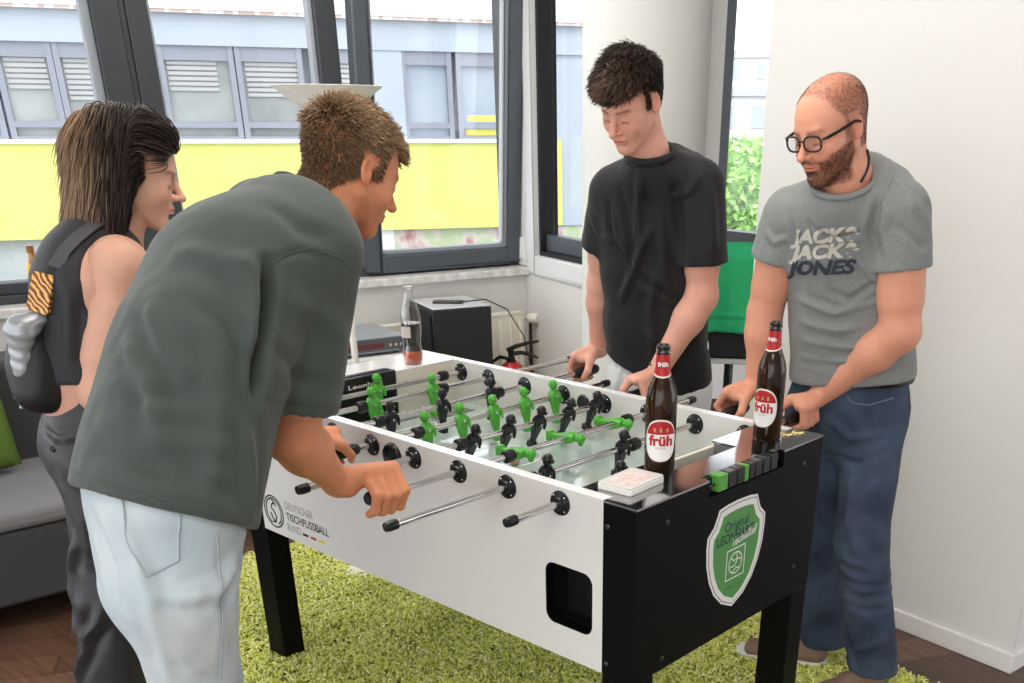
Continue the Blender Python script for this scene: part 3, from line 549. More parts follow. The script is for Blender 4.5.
# ---------------------------------------------------------------- bottles and small things on the table
BRN = mat('brown_bottle_glass', (0.007, 0.003, 0.001), 0.05, noise=(14, (0.035, 0.012, 0.002), 3))
REDL = mat('red_label', (0.46, 0.014, 0.02), 0.4); CRM = mat('cream_label', (0.82, 0.78, 0.68), 0.5); WL = mat('white_label', (0.85, 0.84, 0.82), 0.5)
def beer(loc, yaw, label, group=None):
    s_ = 0.283/0.262
    e_ = empty('beer_bottle', loc, R(yaw), label, 'bottle', group)
    prof = [(0.0001, 0.0), (0.030, 0.0), (0.0328, 0.004), (0.0328, 0.150), (0.0322, 0.160), (0.029, 0.176), (0.022, 0.192), (0.0165, 0.206), (0.0145, 0.222), (0.0135, 0.240), (0.0132, 0.248)]
    prof = [(r*1.055, z*s_) for r, z in prof]
    b = MB(); b.lathe(prof, 40); b.build('bottle_body', BRN, e_)
    b = MB(); b.lathe([(0.0139, 0.246*s_), (0.0163, 0.248*s_), (0.0158, 0.252*s_), (0.0146, 0.2535*s_), (0.0155, 0.256*s_), (0.0152, 0.261*s_), (0.0125, 0.262*s_), (0.0112, 0.258*s_), (0.011, 0.245*s_)], 32); b.build('bottle_mouth', mat('dark_glass_rim', (0.012, 0.008, 0.005), 0.06, coat=1.0), e_)
    rad = lambda z: np.interp(z, [p[1] for p in prof], [p[0] for p in prof])
    def cyl(u, v, off): r = rad(v); return ((r+off)*math.cos(u/r), (r+off)*math.sin(u/r), v)
    # oval main label
    def oval(name, a, bq, c, off, m_, par, z0=-9, z1=9):
        b = MB(); vs = []; fs = []; nr, na = 6, 40
        for i in range(nr+1):
            for k in range(na):
                t = 2*PI*k/na; uu = a*(i/nr)*math.copysign(abs(math.cos(t))**0.85, math.cos(t)); vv = bq*(i/nr)*math.copysign(abs(math.sin(t))**0.85, math.sin(t))
                vv = min(max(vv, z0), z1); vs.append(cyl(uu, c+vv, off))
        for i in range(nr):
            for k in range(na): fs.append((i*na+k, i*na+(k+1) % na, (i+1)*na+(k+1) % na, (i+1)*na+k))
        b.add(vs, fs); return b.build(name, m_, par)
    zc = 0.077*s_
    lb = oval('front_label', 0.037, 0.047, zc, 0.0006, CRM, e_)
    oval('label_field', 0.0345, 0.0435, zc, 0.0010, WL, lb); oval('label_red_cap', 0.034, 0.0430, zc, 0.0014, REDL, lb, 0.014, 9)
    def lab(txt, size, u0, v0, fit, m_, off, bold, par, name='lettering', shear=0):
        vs, fs = text_data(txt, size, bold, shear); xs = [v[0] for v in vs]; k = fit/(max(xs)-min(xs)); x0 = min(xs)
        # cut long triangles: subdivide through bmesh
        me = bpy.data.meshes.new(name); me.from_pydata(vs, [], fs); bm = bmesh.new(); bm.from_mesh(me)
        for _ in range(2):
            bmesh.ops.subdivide_edges(bm, edges=[e for e in bm.edges if e.calc_length() > 0.004], cuts=1, use_grid_fill=False)
            bmesh.ops.triangulate(bm, faces=bm.faces)
        for v in bm.verts:
            p = cyl(u0+(v.co.x-x0)*k, v0+v.co.y, off); v.co = p
        bm.to_mesh(me); bm.free(); me.materials.append(m_); o = bpy.data.objects.new(name, me); COL.objects.link(o); o.parent = par
    lab('früh', 0.031, -0.0265, zc-0.010, 0.053, REDL, 0.0018, 0.0012, lb)
    lab('KÖLSCH', 0.006, -0.010, zc-0.018, 0.020, mat('gold_print', (0.35, 0.27, 0.13), 0.5), 0.0018, 0.0, lb)
    for k in range(3): 
        lab('I', 0.009, -0.0155+0.0135*k, zc+0.021, 0.004, mat('gold_print2', (0.55, 0.36, 0.16), 0.5), 0.0020, 0.0012, lb, 'label_ornament')
    # neck label, slanting lower edge
    b = MB(); n = 36; vs = []; fs = []
    for j in range(7):
        for k in range(n):
            t = 2*PI*k/n; z1 = 0.244*s_; z0 = (0.200+0.006*(1-math.cos(t)))*s_; z = z0+(z1-z0)*j/6; r = rad(z)+0.0007; vs.append((r*math.cos(t), r*math.sin(t), z))
    for j in range(6):
        for k in range(n): fs.append((j*n+k, j*n+(k+1) % n, (j+1)*n+(k+1) % n, (j+1)*n+k))
    b.add(vs, fs); nl = b.build('neck_label', REDL, e_)
    b = MB(); vs = []; fs = []
    for j in range(2):
        for k in range(n):
            t = 2*PI*k/n; z = (0.200+0.006*(1-math.cos(t))+0.003*j)*s_; r = rad(z)+0.0011; vs.append((r*math.cos(t), r*math.sin(t), z))
    for k in range(n): fs.append((k, (k+1) % n, n+(k+1) % n, n+k))
    b.add(vs, fs); b.build('neck_label_edge', CRM, nl)
    lab('früh', 0.0125, -0.0115, 0.222*s_, 0.023, WPR, 0.0012, 0.0006, nl)
    return e_
camyaw = lambda x, y: math.degrees(math.atan2(CAM[1]-y, CAM[0]-x))
beer((-0.117, 0.222, TH+0.001), camyaw(-0.117, 0.222)+2, 'brown beer bottle with red neck label beside the small white box')
beer((-0.089, 0.622, TH+0.001), camyaw(-0.089, 0.622)-28, 'brown beer bottle near the far corner next to a gold bottle cap')
# cola bottle
def coke(loc):
    e_ = empty('cola_bottle', loc, 0, 'half full clear glass cola bottle on the white left end of the table', 'bottle')
    k = 0.238/0.24
    prof = [(0.0001, 0.004), (0.024, 0.0), (0.027, 0.006), (0.0285, 0.022), (0.0275, 0.042), (0.0245, 0.058), (0.0252, 0.075), (0.0285, 0.098), (0.0292, 0.118), (0.0288, 0.14), (0.0265, 0.160), (0.021, 0.182), (0.0150, 0.203), (0.0128, 0.218), (0.0126, 0.226), (0.0150, 0.228), (0.0150, 0.233), (0.0135, 0.235), (0.0135, 0.2385), (0.0112, 0.2385)]
    G = bpy.data.materials.new('clear_bottle_glass'); G.use_nodes = True; bs = G.node_tree.nodes['Principled BSDF']; bs.inputs['Transmission Weight'].default_value = 0.0
    n = G.node_tree; n.nodes.clear(); o_ = n.nodes.new('ShaderNodeOutputMaterial'); t = n.nodes.new('ShaderNodeBsdfTransparent'); g = n.nodes.new('ShaderNodeBsdfGlossy'); x = n.nodes.new('ShaderNodeMixShader'); lw = n.nodes.new('ShaderNodeLayerWeight')
    lw.inputs[0].default_value = 0.35; g.inputs['Roughness'].default_value = 0.04; t.inputs[0].default_value = (0.93, 0.95, 0.94, 1); mr = n.nodes.new('ShaderNodeMapRange'); mr.inputs[3].default_value = 0.06; mr.inputs[4].default_value = 0.75
    n.links.new(lw.outputs['Facing'], mr.inputs[0]); n.links.new(mr.outputs[0], x.inputs[0]); n.links.new(t.outputs[0], x.inputs[1]); n.links.new(g.outputs[0], x.inputs[2]); n.links.new(x.outputs[0], o_.inputs[0])
    b = MB(); prof = [(r*1.14, z) for r, z in prof]; b.lathe(prof, 36); b.build('bottle_glass', G, e_)
    lv = 0.128; liq = [(max(0.0001, r-0.0022), z+0.004 if z < 0.01 else z) for r, z in prof if z < lv]+[(0.0305, lv), (0.0001, lv)]
    C_ = mat('cola_liquid', (0.010, 0.002, 0.002), 0.1); C2 = mat('thin_cola_liquid', (0.62, 0.10, 0.03), 0.08, coat=0.6)
    b = MB(); b.lathe([p for p in liq if p[1] >= 0.040 or p[0] < 0.001 and p[1] > 0.1], 32); b.build('cola', C_, e_)
    b = MB(); b.lathe([p for p in liq if p[1] <= 0.045], 32); b.build('cola_base', C2, e_)
    b = MB()
    vs = []; fs = []; n2 = 14
    for j in range(2):
        for k2 in range(n2+1):
            a = R(camyaw(loc[0], loc[1])-75+70*k2/n2); vs.append((0.0338*math.cos(a), 0.0338*math.sin(a), 0.086+0.034*j))
    for k2 in range(n2): fs.append((k2, k2+1, n2+2+k2, n2+1+k2))
    b.add(vs, fs); b.build('printed_label', mat('faded_white_print', (0.62, 0.52, 0.50), 0.5), e_)
    return e_
coke((-1.418, 0.590, TH+0.001))
# white box with transparent lid
ang = math.atan2(0.055-0.045, -0.064+0.122)
e_ = empty('card_box', (-0.108, 0.112, TH+0.001), R(4), 'small flat white plastic box at the near corner of the black end', 'box')
b = MB(); b.prism(rrect(-0.045, 0.045, -0.064, 0.064, 0.006), 0, 0.014); b.build('box_base', mat('milky_plastic', (0.82, 0.80, 0.76), 0.3), e_, bevel=0.002)
b = MB(); b.prism(rrect(-0.044, 0.044, -0.063, 0.063, 0.006), 0.0145, 0.0175); b.build('box_lid', mat('white_lid', (0.78, 0.76, 0.73), 0.2), e_, bevel=0.001)
b = MB(); b.prism(rrect(-0.033, 0.033, -0.048, 0.048, 0.004), 0.0176, 0.0182); b.build('card_face', mat('pink_card', (0.70, 0.52, 0.46), 0.5, noise=(60, (0.80, 0.74, 0.70))), e_)
for x, y, a, lab in ((-0.072, 0.688, 10, 'gold bottle cap lying upside down, nearer the brown bottle'), (-0.058, 0.722, 50, 'gold bottle cap tilted on the other cap near the table corner')):
    b = MB(Matrix.Translation((x, y, TH+0.0012)) @ (Matrix.Rotation(R(0), 4, 'Y')));
    prof = [(0.0001, 0.0052), (0.010, 0.0052), (0.0125, 0.0045), (0.0135, 0.002), (0.0145, 0.0)]
    vs = []; n = 42
    for i, (r, z) in enumerate(prof):
        for k in range(n): rr = r*(1+(0.05*math.cos(21*2*PI*k/n) if i >= 3 else 0)); vs.append((rr*math.cos(2*PI*k/n), rr*math.sin(2*PI*k/n), z))
    b.add(vs, [(i*n+k, i*n+(k+1) % n, (i+1)*n+(k+1) % n, (i+1)*n+k) for i in range(4) for k in range(n)]+[tuple(4*n+k for k in range(n))])
    o = b.build('bottle_cap', mat('gold_cap', (0.80, 0.66, 0.30), 0.25, metal=1.0)); tag(o, 'gold crown cap lying beside the far brown bottle' if x < -0.06 else 'gold crown cap lying closest to the far right table corner', 'bottle cap', 'bottle caps')
# ---------------------------------------------------------------- rug
PILE = bpy.data.materials.new('lime_rug_pile'); PILE.use_nodes = True; n_ = PILE.node_tree; at = n_.nodes.new('ShaderNodeAttribute'); at.attribute_name = 'tuft'; cr = n_.nodes.new('ShaderNodeValToRGB'); bs = n_.nodes['Principled BSDF']
cr.color_ramp.elements[0].color = (0.24, 0.30, 0.02, 1); cr.color_ramp.elements[1].color = (1.0, 0.98, 0.48, 1); e = cr.color_ramp.elements.new(0.5); e.color = (0.80, 0.84, 0.13, 1)
n_.links.new(at.outputs['Fac'], cr.inputs[0]); n_.links.new(cr.outputs[0], bs.inputs['Base Color']); bs.inputs['Roughness'].default_value = 0.85; bs.inputs['Sheen Weight'].default_value = 0.3
RX0, RX1, RY0, RY1 = -2.26, 0.30, -1.75, 0.0      # local frame: origin on the far edge, turned 9 degrees
RO = (0.07, 1.30, 0); RA = R(-9)
outl = rrect(RX0, RX1, RY0, RY1, 0.06, 8)
rug = empty('rug', RO, RA, 'lime green shag rug under the foosball table', 'rug'); RM = Matrix.Identity(4)
b = MB(RM); b.prism(outl, 0.0005, 0.008); b.build('backing', mat('rug_backing', (0.16, 0.20, 0.02), 0.95), rug)
N = 92000
P0 = np.stack([rng.uniform(RX0, RX1, N), rng.uniform(RY0, RY1, N)], 1)
rc = 0.06; dx = np.maximum(np.maximum(RX0+rc-P0[:, 0], P0[:, 0]-(RX1-rc)), 0); dy = np.maximum(np.maximum(RY0+rc-P0[:, 1], P0[:, 1]-(RY1-rc)), 0); P0 = P0[np.hypot(dx, dy) < rc+0.004]
P0 += rng.normal(0, 0.004, P0.shape); N = len(P0)
an = rng.uniform(0, 2*PI, N)+1.5*np.sin(P0[:, 0]*9+P0[:, 1]*5); ln = rng.uniform(0.014, 0.030, N); hh = rng.uniform(0.014, 0.030, N)*(0.85+0.3*np.sin(P0[:, 0]*14)*np.sin(P0[:, 1]*11)); wd = rng.uniform(0.0026, 0.0050, N)
dr = np.stack([np.cos(an), np.sin(an), 0*an], 1); sd_ = np.stack([-np.sin(an), np.cos(an), 0*an], 1); base = np.concatenate([P0, np.full((N, 1), 0.006)], 1)
rings = []
for t, hz, wv in ((0, 0, 0.9), (0.25, 0.65, 1.0), (0.65, 0.95, 1.0), (1.0, 0.75, 0.45)):
    c = base+dr*(ln*t)[:, None]; c[:, 2] += hh*hz; u3 = np.array([0, 0, 1.0])-dr*(-0.3+1.1*t if t < 1 else -0.8)
    rings += [c-sd_*(wd*wv)[:, None], c+sd_*(wd*wv)[:, None], c+u3*(wd*wv*0.9)[:, None]]
V = np.stack(rings, 1); 
fq = []
for i in range(3):
    for k in range(3): fq.append((3*i+k, 3*i+(k+1) % 3, 3*(i+1)+(k+1) % 3, 3*(i+1)+k))
F = (np.array(fq)[None]+12*np.arange(N)[:, None, None]).reshape(-1, 4)
me = bpy.data.meshes.new('pile'); me.vertices.add(12*N); me.vertices.foreach_set('co', V.reshape(-1)); me.loops.add(F.size); me.loops.foreach_set('vertex_index', F.reshape(-1)); me.polygons.add(len(F)); me.polygons.foreach_set('loop_start', np.arange(0, F.size, 4)); me.polygons.foreach_set('loop_total', np.full(len(F), 4)); me.update(calc_edges=True); me.shade_smooth()
tv = np.clip(rng.normal(0.58, 0.28, N), 0, 1); A_ = me.attributes.new('tuft', 'FLOAT', 'POINT'); A_.data.foreach_set('value', np.repeat(tv, 12).astype(np.float32)); me.materials.append(PILE)
o = bpy.data.objects.new('pile', me); COL.objects.link(o); o.parent = rug; o['kind'] = 'stuff'
# thin cable on the floor
b = MB(); b.tube([(-2.42, 0.20, 0.005), (-2.28, 0.36, 0.005), (-2.205, 0.46, 0.005), (-2.185, 0.54, 0.005), (-2.19, 0.66, 0.005), (-2.20, 0.80, 0.005), (-2.22, 1.0, 0.005), (-2.30, 1.9, 0.005)], 0.0045, 8); o = b.build('power_cable', BPL); tag(o, 'thin black cable lying on the wooden floor behind the rug', 'cable')
# ---------------------------------------------------------------- sofa
SOFA = mat('charcoal_sofa_fabric', (0.060, 0.060, 0.064), 0.9, bump=(500, 0.4, 0.001), noise=(700, (0.04, 0.04, 0.043), 2)); SOFT = mat('grey_seat_fabric', (0.20, 0.195, 0.21), 0.9, bump=(500, 0.4, 0.001))
sf = empty('sofa', (-2.34, -0.2, 0), R(-6), 'dark grey sofa with a lighter grey seat against the window wall', 'sofa')
b = MB(); b.box((-0.80, -1.5, 0.10), (0.0, 0.30, 0.36)); b.build('base', SOFA, sf, bevel=0.015)
b = MB(); b.box((-0.66, -1.5, 0.362), (0.012, 0.285, 0.43)); b.build('seat_cushion', SOFT, sf, bevel=0.025, seg=3)
b = MB(); b.box((-0.84, -1.5, 0.10), (-0.60, 0.30, 0.80)); b.build('backrest', SOFA, sf, bevel=0.03, seg=3)
b = MB(); b.box((-0.82, 0.302, 0.10), (-0.14, 0.40, 0.62)) ; b.build('side_panel', SOFA, sf, bevel=0.02, seg=3)
for x, y in ((-0.76, 0.24), (-0.10, 0.24), (-0.76, -1.42), (-0.10, -1.42)):
    b = MB(); b.tube([(x, y, 0.0), (x, y, 0.10)], [0.018, 0.026], 14); b.build('leg', BPL, sf)
# cushion leaning on the backrest
cu = MB(); n = 20; vs = []; fs = []
def pil(u, v, s_):
    e = (1-abs(u)**2.6)*(1-abs(v)**2.6); return s_*0.075*max(e, 0)**0.45
for s_ in (1, -1):
    for i in range(n+1):
        for k in range(n+1):
            u, v = -1+2*i/n, -1+2*k/n; sq = 1-0.05*(u*u*v*v) ; vs.append((pil(u, v, s_), u*0.23*(1-0.06*(1-v*v)*0), v*0.23*sq))
    o_ = 0 if s_ == 1 else (n+1)**2
    for i in range(n):
        for k in range(n): fs.append((o_+i*(n+1)+k, o_+(i+1)*(n+1)+k, o_+(i+1)*(n+1)+k+1, o_+i*(n+1)+k+1))
cu.add(vs, fs, Matrix.Translation((-2.87, -0.42, 0.668)) @ Matrix.Rotation(R(-6), 4, 'Z') @ Matrix.Rotation(R(-14), 4, 'Y')); o = cu.build('cushion', mat('green_cushion', (0.10, 0.17, 0.025), 0.9, bump=(400, 0.4, 0.001)), angle=80); tag(o, 'olive green cushion leaning on the sofa back at the picture edge', 'cushion')
# ---------------------------------------------------------------- loudspeaker cabinet by the window
spf = frame((-2.61, 1.68, 0), (math.cos(R(69)), math.sin(R(69)), 0), (-math.sin(R(69)), math.cos(R(69)), 0), (0, 0, 1))
sp = empty('loudspeaker', (-2.61, 1.68, 0), 0, 'tall black loudspeaker cabinet standing under the window', 'loudspeaker'); SM = Matrix.Translation((2.61, -1.68, 0)) @ spf
SB = mat('black_speaker_vinyl', (0.018, 0.019, 0.022), 0.5, bump=(500, 0.2, 0.0008))
b = MB(SM); b.box((0, 0, 0.012), (0.30, 0.34, 0.805)); b.build('cabinet', SB, sp, bevel=0.004)
b = MB(SM); b.box((0.004, 0.004, 0.806), (0.296, 0.336, 0.812)); b.build('top_plate', mat('pale_top_plate', (0.70, 0.72, 0.74), 0.25), sp, bevel=0.002)
b = MB(SM); b.box((-0.012, 0.02, 0.04), (-0.001, 0.32, 0.78)); b.build('grille', mat('speaker_grille', (0.012, 0.012, 0.013), 0.8, bump=(900, 0.6, 0.001)), sp, bevel=0.004)
for x in (0.03, 0.27):
    for y in (0.03, 0.31):
        b = MB(SM); b.tube([(x, y, 0), (x, y, 0.012)], 0.012, 12); b.build('foot', BPL, sp)
ph = empty('smartphone', (-2.70, 1.86, 0.8125), R(40), 'dark smartphone lying on top of the loudspeaker', 'phone')
b = MB(); b.prism(rrect(-0.075, 0.075, -0.036, 0.036, 0.01), 0, 0.008); b.build('case', BPL, ph, bevel=0.002)
b = MB(); b.prism(rrect(-0.070, 0.070, -0.032, 0.032, 0.008), 0.0081, 0.0086); b.build('screen', mat('phone_screen', (0.02, 0.02, 0.025), 0.06), ph)
c0 = Vector((-2.64, 1.905, 0.818)); b = MB(); b.tube([c0, c0+Vector((0.08, 0.07, 0.012)), c0+Vector((0.18, 0.12, -0.03)), c0+Vector((0.26, 0.15, -0.15)), c0+Vector((0.29, 0.17, -0.32)), c0+Vector((0.34, 0.21, -0.50)), c0+Vector((0.40, 0.26, -0.62)), c0+Vector((0.55, 0.3, -0.75)), c0+Vector((0.62, 0.32, -0.815))], 0.003, 8); o = b.build('audio_cable', BPL); tag(o, 'thin black cable hanging from the phone on the loudspeaker', 'cable')
# white sideboard with player
sb = empty('sideboard', (-2.47, 1.12, 0), R(-14), 'low white sideboard carrying the silver disc player', 'sideboard')
b = MB(); b.box((-0.42, -0.55, 0.05), (0.02, 0.32, 0.66)); b.build('body', mat('white_board', (0.80, 0.80, 0.79), 0.4), sb, bevel=0.004)
b = MB(); b.box((-0.43, -0.56, 0.661), (0.03, 0.33, 0.685)); b.build('top', MATS['white_board'], sb, bevel=0.003)
for y0 in (-0.54, -0.11):
    b = MB(); b.box((0.021, y0, 0.07), (0.038, y0+0.42, 0.65)); d = b.build('door', MATS['white_board'], sb, bevel=0.002)
    b = MB(); b.tube([(0.055, y0+0.06, 0.40), (0.055, y0+0.06, 0.52)], 0.005, 10); b.tube([(0.036, y0+0.06, 0.41), (0.055, y0+0.06, 0.41)], 0.004, 8); b.tube([(0.036, y0+0.06, 0.51), (0.055, y0+0.06, 0.51)], 0.004, 8); b.build('handle', SCREW, d)
b = MB(); b.box((-0.40, -0.5, 0.0), (0.0, 0.28, 0.05)); b.build('plinth', BPL, sb)
dv = empty('disc_player', (-2.475, 1.215, 0.686), R(-14), 'flat silver disc player with dark front on the sideboard', 'disc player')
b = MB(); b.box((-0.34, -0.30, 0.008), (0, 0.16, 0.075)); b.build('housing', mat('silver_housing', (0.42, 0.45, 0.48), 0.35, metal=0.6), dv, bevel=0.004)
b = MB(); b.box((0.001, -0.30, 0.010), (0.012, 0.16, 0.072)); fr_ = b.build('front_panel', mat('dark_grey_front', (0.10, 0.105, 0.115), 0.3), dv, bevel=0.002)
b = MB(); b.box((0.0125, -0.16, 0.030), (0.0135, 0.05, 0.052)); b.build('display', mat('dim_red_display', (0.16, 0.04, 0.045), 0.15), fr_)
b = MB(); b.box((0.0125, -0.20, 0.014), (0.014, 0.12, 0.020)); b.build('disc_tray', mat('mid_grey', (0.25, 0.26, 0.28), 0.3), fr_)
for y in (0.08, 0.105, 0.13):
    b = MB(Matrix.Translation((0.012, y, 0.040)) @ rot_between((0, 0, 1), (1, 0, 0))); b.tube([(0, 0, 0), (0, 0, 0.004)], 0.007, 14); b.build('button', SCREW, fr_)
for x in (-0.3, -0.04):
    for y in (-0.26, 0.12):
        b = MB(); b.tube([(x, y, 0), (x, y, 0.008)], 0.014, 12); b.build('foot', BPL, dv)
# ---------------------------------------------------------------- radiator
rd = empty('radiator', tuple(CORNER+UW*-0.5+NW*0.02), 0, 'cream panel radiator on the wall under the sill', 'radiator'); RDM = Matrix.Translation(-Vector(rd.location)) @ FW_
CRR = mat('cream_radiator', (0.80, 0.77, 0.66), 0.35)
b = MB(RDM); b.box((-1.1, 0.03, 0.14), (-0.085, 0.042, 0.70)); b.box((-1.1, 0.075, 0.14), (-0.085, 0.085, 0.70)); b.build('panel', CRR, rd, bevel=0.003)
for k in range(17):
    s0 = -1.085+k*0.0595
    b = MB(RDM); b.tube([(s0+0.02, 0.086, 0.165), (s0+0.02, 0.0915, 0.20), (s0+0.02, 0.0915, 0.64), (s0+0.02, 0.086, 0.675)], [0.008, 0.013, 0.013, 0.008], 8); b.build('flute', CRR, rd)
b = MB(RDM); b.box((-1.1, 0.028, 0.70), (-0.085, 0.087, 0.712)); b.build('top_grille', CRR, rd, bevel=0.002)
b = MB(RDM); b.tube([(-0.085, 0.06, 0.672), (-0.04, 0.06, 0.672)], 0.010, 12); b.build('valve_body', SCREW, rd)
b = MB(RDM @ Matrix.Translation((-0.045, 0.06, 0.672)) @ rot_between((0, 0, 1), (0.6, 0.8, 0))); b.lathe([(0.0001, 0), (0.020, 0.0), (0.026, 0.01), (0.026, 0.045), (0.022, 0.055), (0.0001, 0.056)], 20); b.build('thermostat_head', mat('cream_thermostat', (0.82, 0.80, 0.72), 0.4), rd)
b = MB(RDM); b.tube([(-0.03, 0.055, 0.665), (-0.025, 0.05, 0.64), (-0.025, 0.05, 0.02)], 0.009, 12); b.build('pipe', mat('dark_brown_pipe', (0.05, 0.03, 0.025), 0.4), rd)
for s0 in (-0.95, -0.25):
    b = MB(RDM); b.box((s0, -0.035, 0.3), (s0+0.04, 0.03, 0.5)); b.build('bracket', SCREW, rd)
# ---------------------------------------------------------------- fire extinguisher
fx = empty('fire_extinguisher', (-2.56, 2.14, 0), R(35), 'red fire extinguisher with black lever behind the table', 'fire extinguisher')
RED = mat('extinguisher_red', (0.55, 0.02, 0.025), 0.25, coat=0.5)
b = MB(); b.lathe([(0.0001, 0.0), (0.066, 0.0), (0.068, 0.02), (0.066, 0.026), (0.075, 0.035), (0.075, 0.42), (0.070, 0.455), (0.055, 0.485), (0.030, 0.503), (0.022, 0.508), (0.0001, 0.508)], 36); b.build('tank', RED, fx)
b = MB(); b.lathe([(0.076, 0.20), (0.0765, 0.201), (0.0765, 0.36), (0.076, 0.361)], 36); b.build('instruction_label', WL, fx)
b = MB(); b.lathe([(0.0001, 0.505), (0.026, 0.505), (0.026, 0.525), (0.016, 0.53), (0.016, 0.565), (0.0001, 0.566)], 20); b.build('valve', BPL, fx)
b = MB(); b.tube([(-0.02, 0, 0.562), (0.03, 0, 0.585), (0.09, 0, 0.602), (0.145, 0, 0.612)], [0.012, 0.011, 0.009, 0.006], 10); b.build('lever', BPL, fx)
b = MB(); b.tube([(0.0, 0, 0.545), (0.05, 0, 0.553), (0.10, 0, 0.545), (0.14, 0, 0.528)], [0.012, 0.010, 0.009, 0.006], 10); b.build('carry_handle', BPL, fx)
b = MB(); b.tube([(-0.015, 0.0, 0.52), (-0.06, 0, 0.528), (-0.10, 0, 0.50), (-0.112, 0, 0.44), (-0.105, 0, 0.25), (-0.100, 0, 0.18)], 0.009, 10); b.build('hose', BPL, fx)
b = MB(Matrix.Translation((0.018, 0.0, 0.518))); b.ball((0, 0, 0), 0.012, n=8); b.build('pressure_gauge', WL, fx)
# ---------------------------------------------------------------- bottle on the sill
sbp = (-3.295, 0.205, 0.921); eb = empty('sill_bottle', sbp, R(camyaw(sbp[0], sbp[1])), 'orange bottle with blue and yellow label on the window sill', 'bottle')
prof = [(0.0001, 0), (0.029, 0), (0.031, 0.004), (0.031, 0.125), (0.028, 0.15), (0.018, 0.178), (0.0135, 0.20), (0.013, 0.23)]
b = MB(); b.lathe(prof, 28); b.build('bottle_body', mat('amber_glass', (0.42, 0.16, 0.02), 0.08, coat=1), eb)
b = MB(); b.lathe([(0.0315, 0.02), (0.0316, 0.09)], 28); b.build('blue_label', mat('blue_print', (0.18, 0.30, 0.68), 0.4), eb)
b = MB(); b.lathe([(0.0317, 0.085), (0.0317, 0.125), (0.0288, 0.15), (0.024, 0.165)], 28); b.build('yellow_label', mat('amber_yellow', (0.85, 0.48, 0.03), 0.4), eb)
b = MB(Matrix.Translation((0.0305, 0, 0.118)) @ rot_between((0, 0, 1), (1, 0, 0))); b.prism([(-0.012, -0.006), (0.0, -0.012), (0.012, -0.004), (0.006, 0.012), (-0.006, 0.012)], 0, 0.0025); b.build('dark_emblem', BPR, eb)
b = MB(); b.lathe([(0.0132, 0.205), (0.0142, 0.206), (0.0142, 0.232), (0.0001, 0.234)], 20); b.build('cap', mat('brown_cap', (0.30, 0.10, 0.02), 0.4), eb)
# ---------------------------------------------------------------- uplighter behind the players
fl = empty('floor_lamp', (-1.80, 0.93-0.45, 0), 0, 'white bowl uplighter floor lamp standing before the windows', 'floor lamp')
WLM = mat('white_lamp_metal', (0.93, 0.91, 0.86), 0.35)
lp = J(328, 95, 3.75); fl.location = (lp[0], lp[1], 0); zt = float(J(328, 86, 3.75)[2])
b = MB(); b.lathe([(0.0001, zt-0.085), (0.02, zt-0.083), (0.065, zt-0.070), (0.115, zt-0.045), (0.150, zt-0.018), (0.176, zt), (0.173, zt+0.001), (0.146, zt-0.014), (0.11, zt-0.04), (0.06, zt-0.064), (0.0001, zt-0.076)], 48); b.build('bowl_shade', WLM, fl)
b = MB(); b.tube([(0, 0, 0.02), (0, 0, zt-0.08)], 0.012, 16); b.build('pole', WLM, fl)
b = MB(); b.lathe([(0.0001, 0), (0.13, 0), (0.13, 0.012), (0.12, 0.022), (0.02, 0.03), (0.012, 0.045)], 40); b.build('base', WLM, fl)
# ---------------------------------------------------------------- green cloth over a black chair, far right
gp = J(733, 300, 4.55); fwd = Vector((gp[0]-CAM[0], gp[1]-CAM[1], 0)).normalized(); lat = Vector((fwd.y, -fwd.x, 0)); GM = frame((0, 0, 0), lat, fwd, (0, 0, 1))
ch = empty('office_chair', (gp[0], gp[1], 0), 0, 'black office chair behind the column with a green cloth over its back', 'chair')
bk_ = mat('black_chair_fabric', (0.016, 0.016, 0.018), 0.6)
b = MB(GM); b.prism(rrect(-0.24, 0.24, -0.06, 0.40, 0.05), -0.03, 0.03, Matrix.Translation((0, 0, 0.74)) @ XZ); b.build('backrest', bk_, ch, bevel=0.01)
b = MB(GM); b.prism(rrect(-0.25, 0.25, -0.48, 0.0, 0.06), 0.42, 0.50); b.build('seat', bk_, ch, bevel=0.015, seg=3)
b = MB(GM); b.tube([(0, -0.25, 0.10), (0, -0.25, 0.43)], 0.03, 14); b.build('column', BPL, ch)
b = MB(GM); b.tube([(0, -0.05, 0.46), (0, 0.03, 0.55), (0, 0.04, 0.75)], 0.02, 10); b.build('back_support', BPL, ch)
b = MB(GM); b.box((-0.30, -0.02, 0.655), (0.26, 0.01, 0.685)); b.build('back_bar', mat('white_bar', (0.75, 0.74, 0.70), 0.4), ch, bevel=0.004)
for k in range(5):
    a = R(72*k+20); b = MB(GM); b.tube([(0, -0.25, 0.10), (0.27*math.cos(a), -0.25+0.27*math.sin(a), 0.075)], [0.025, 0.014], 8); lg = b.build('base_arm', BPL, ch)
    b = MB(GM @ Matrix.Translation((0.27*math.cos(a), -0.25+0.27*math.sin(a), 0.03)) @ rot_between((0, 0, 1), (math.sin(a), -math.cos(a), 0))); b.tube([(0, 0, -0.02), (0, 0, 0.02)], 0.03, 14); b.build('castor', BPL, lg)
gc = MB(Matrix.Translation((gp[0], gp[1], 0)) @ GM); nx, nz = 46, 40; vs = []; fs = []
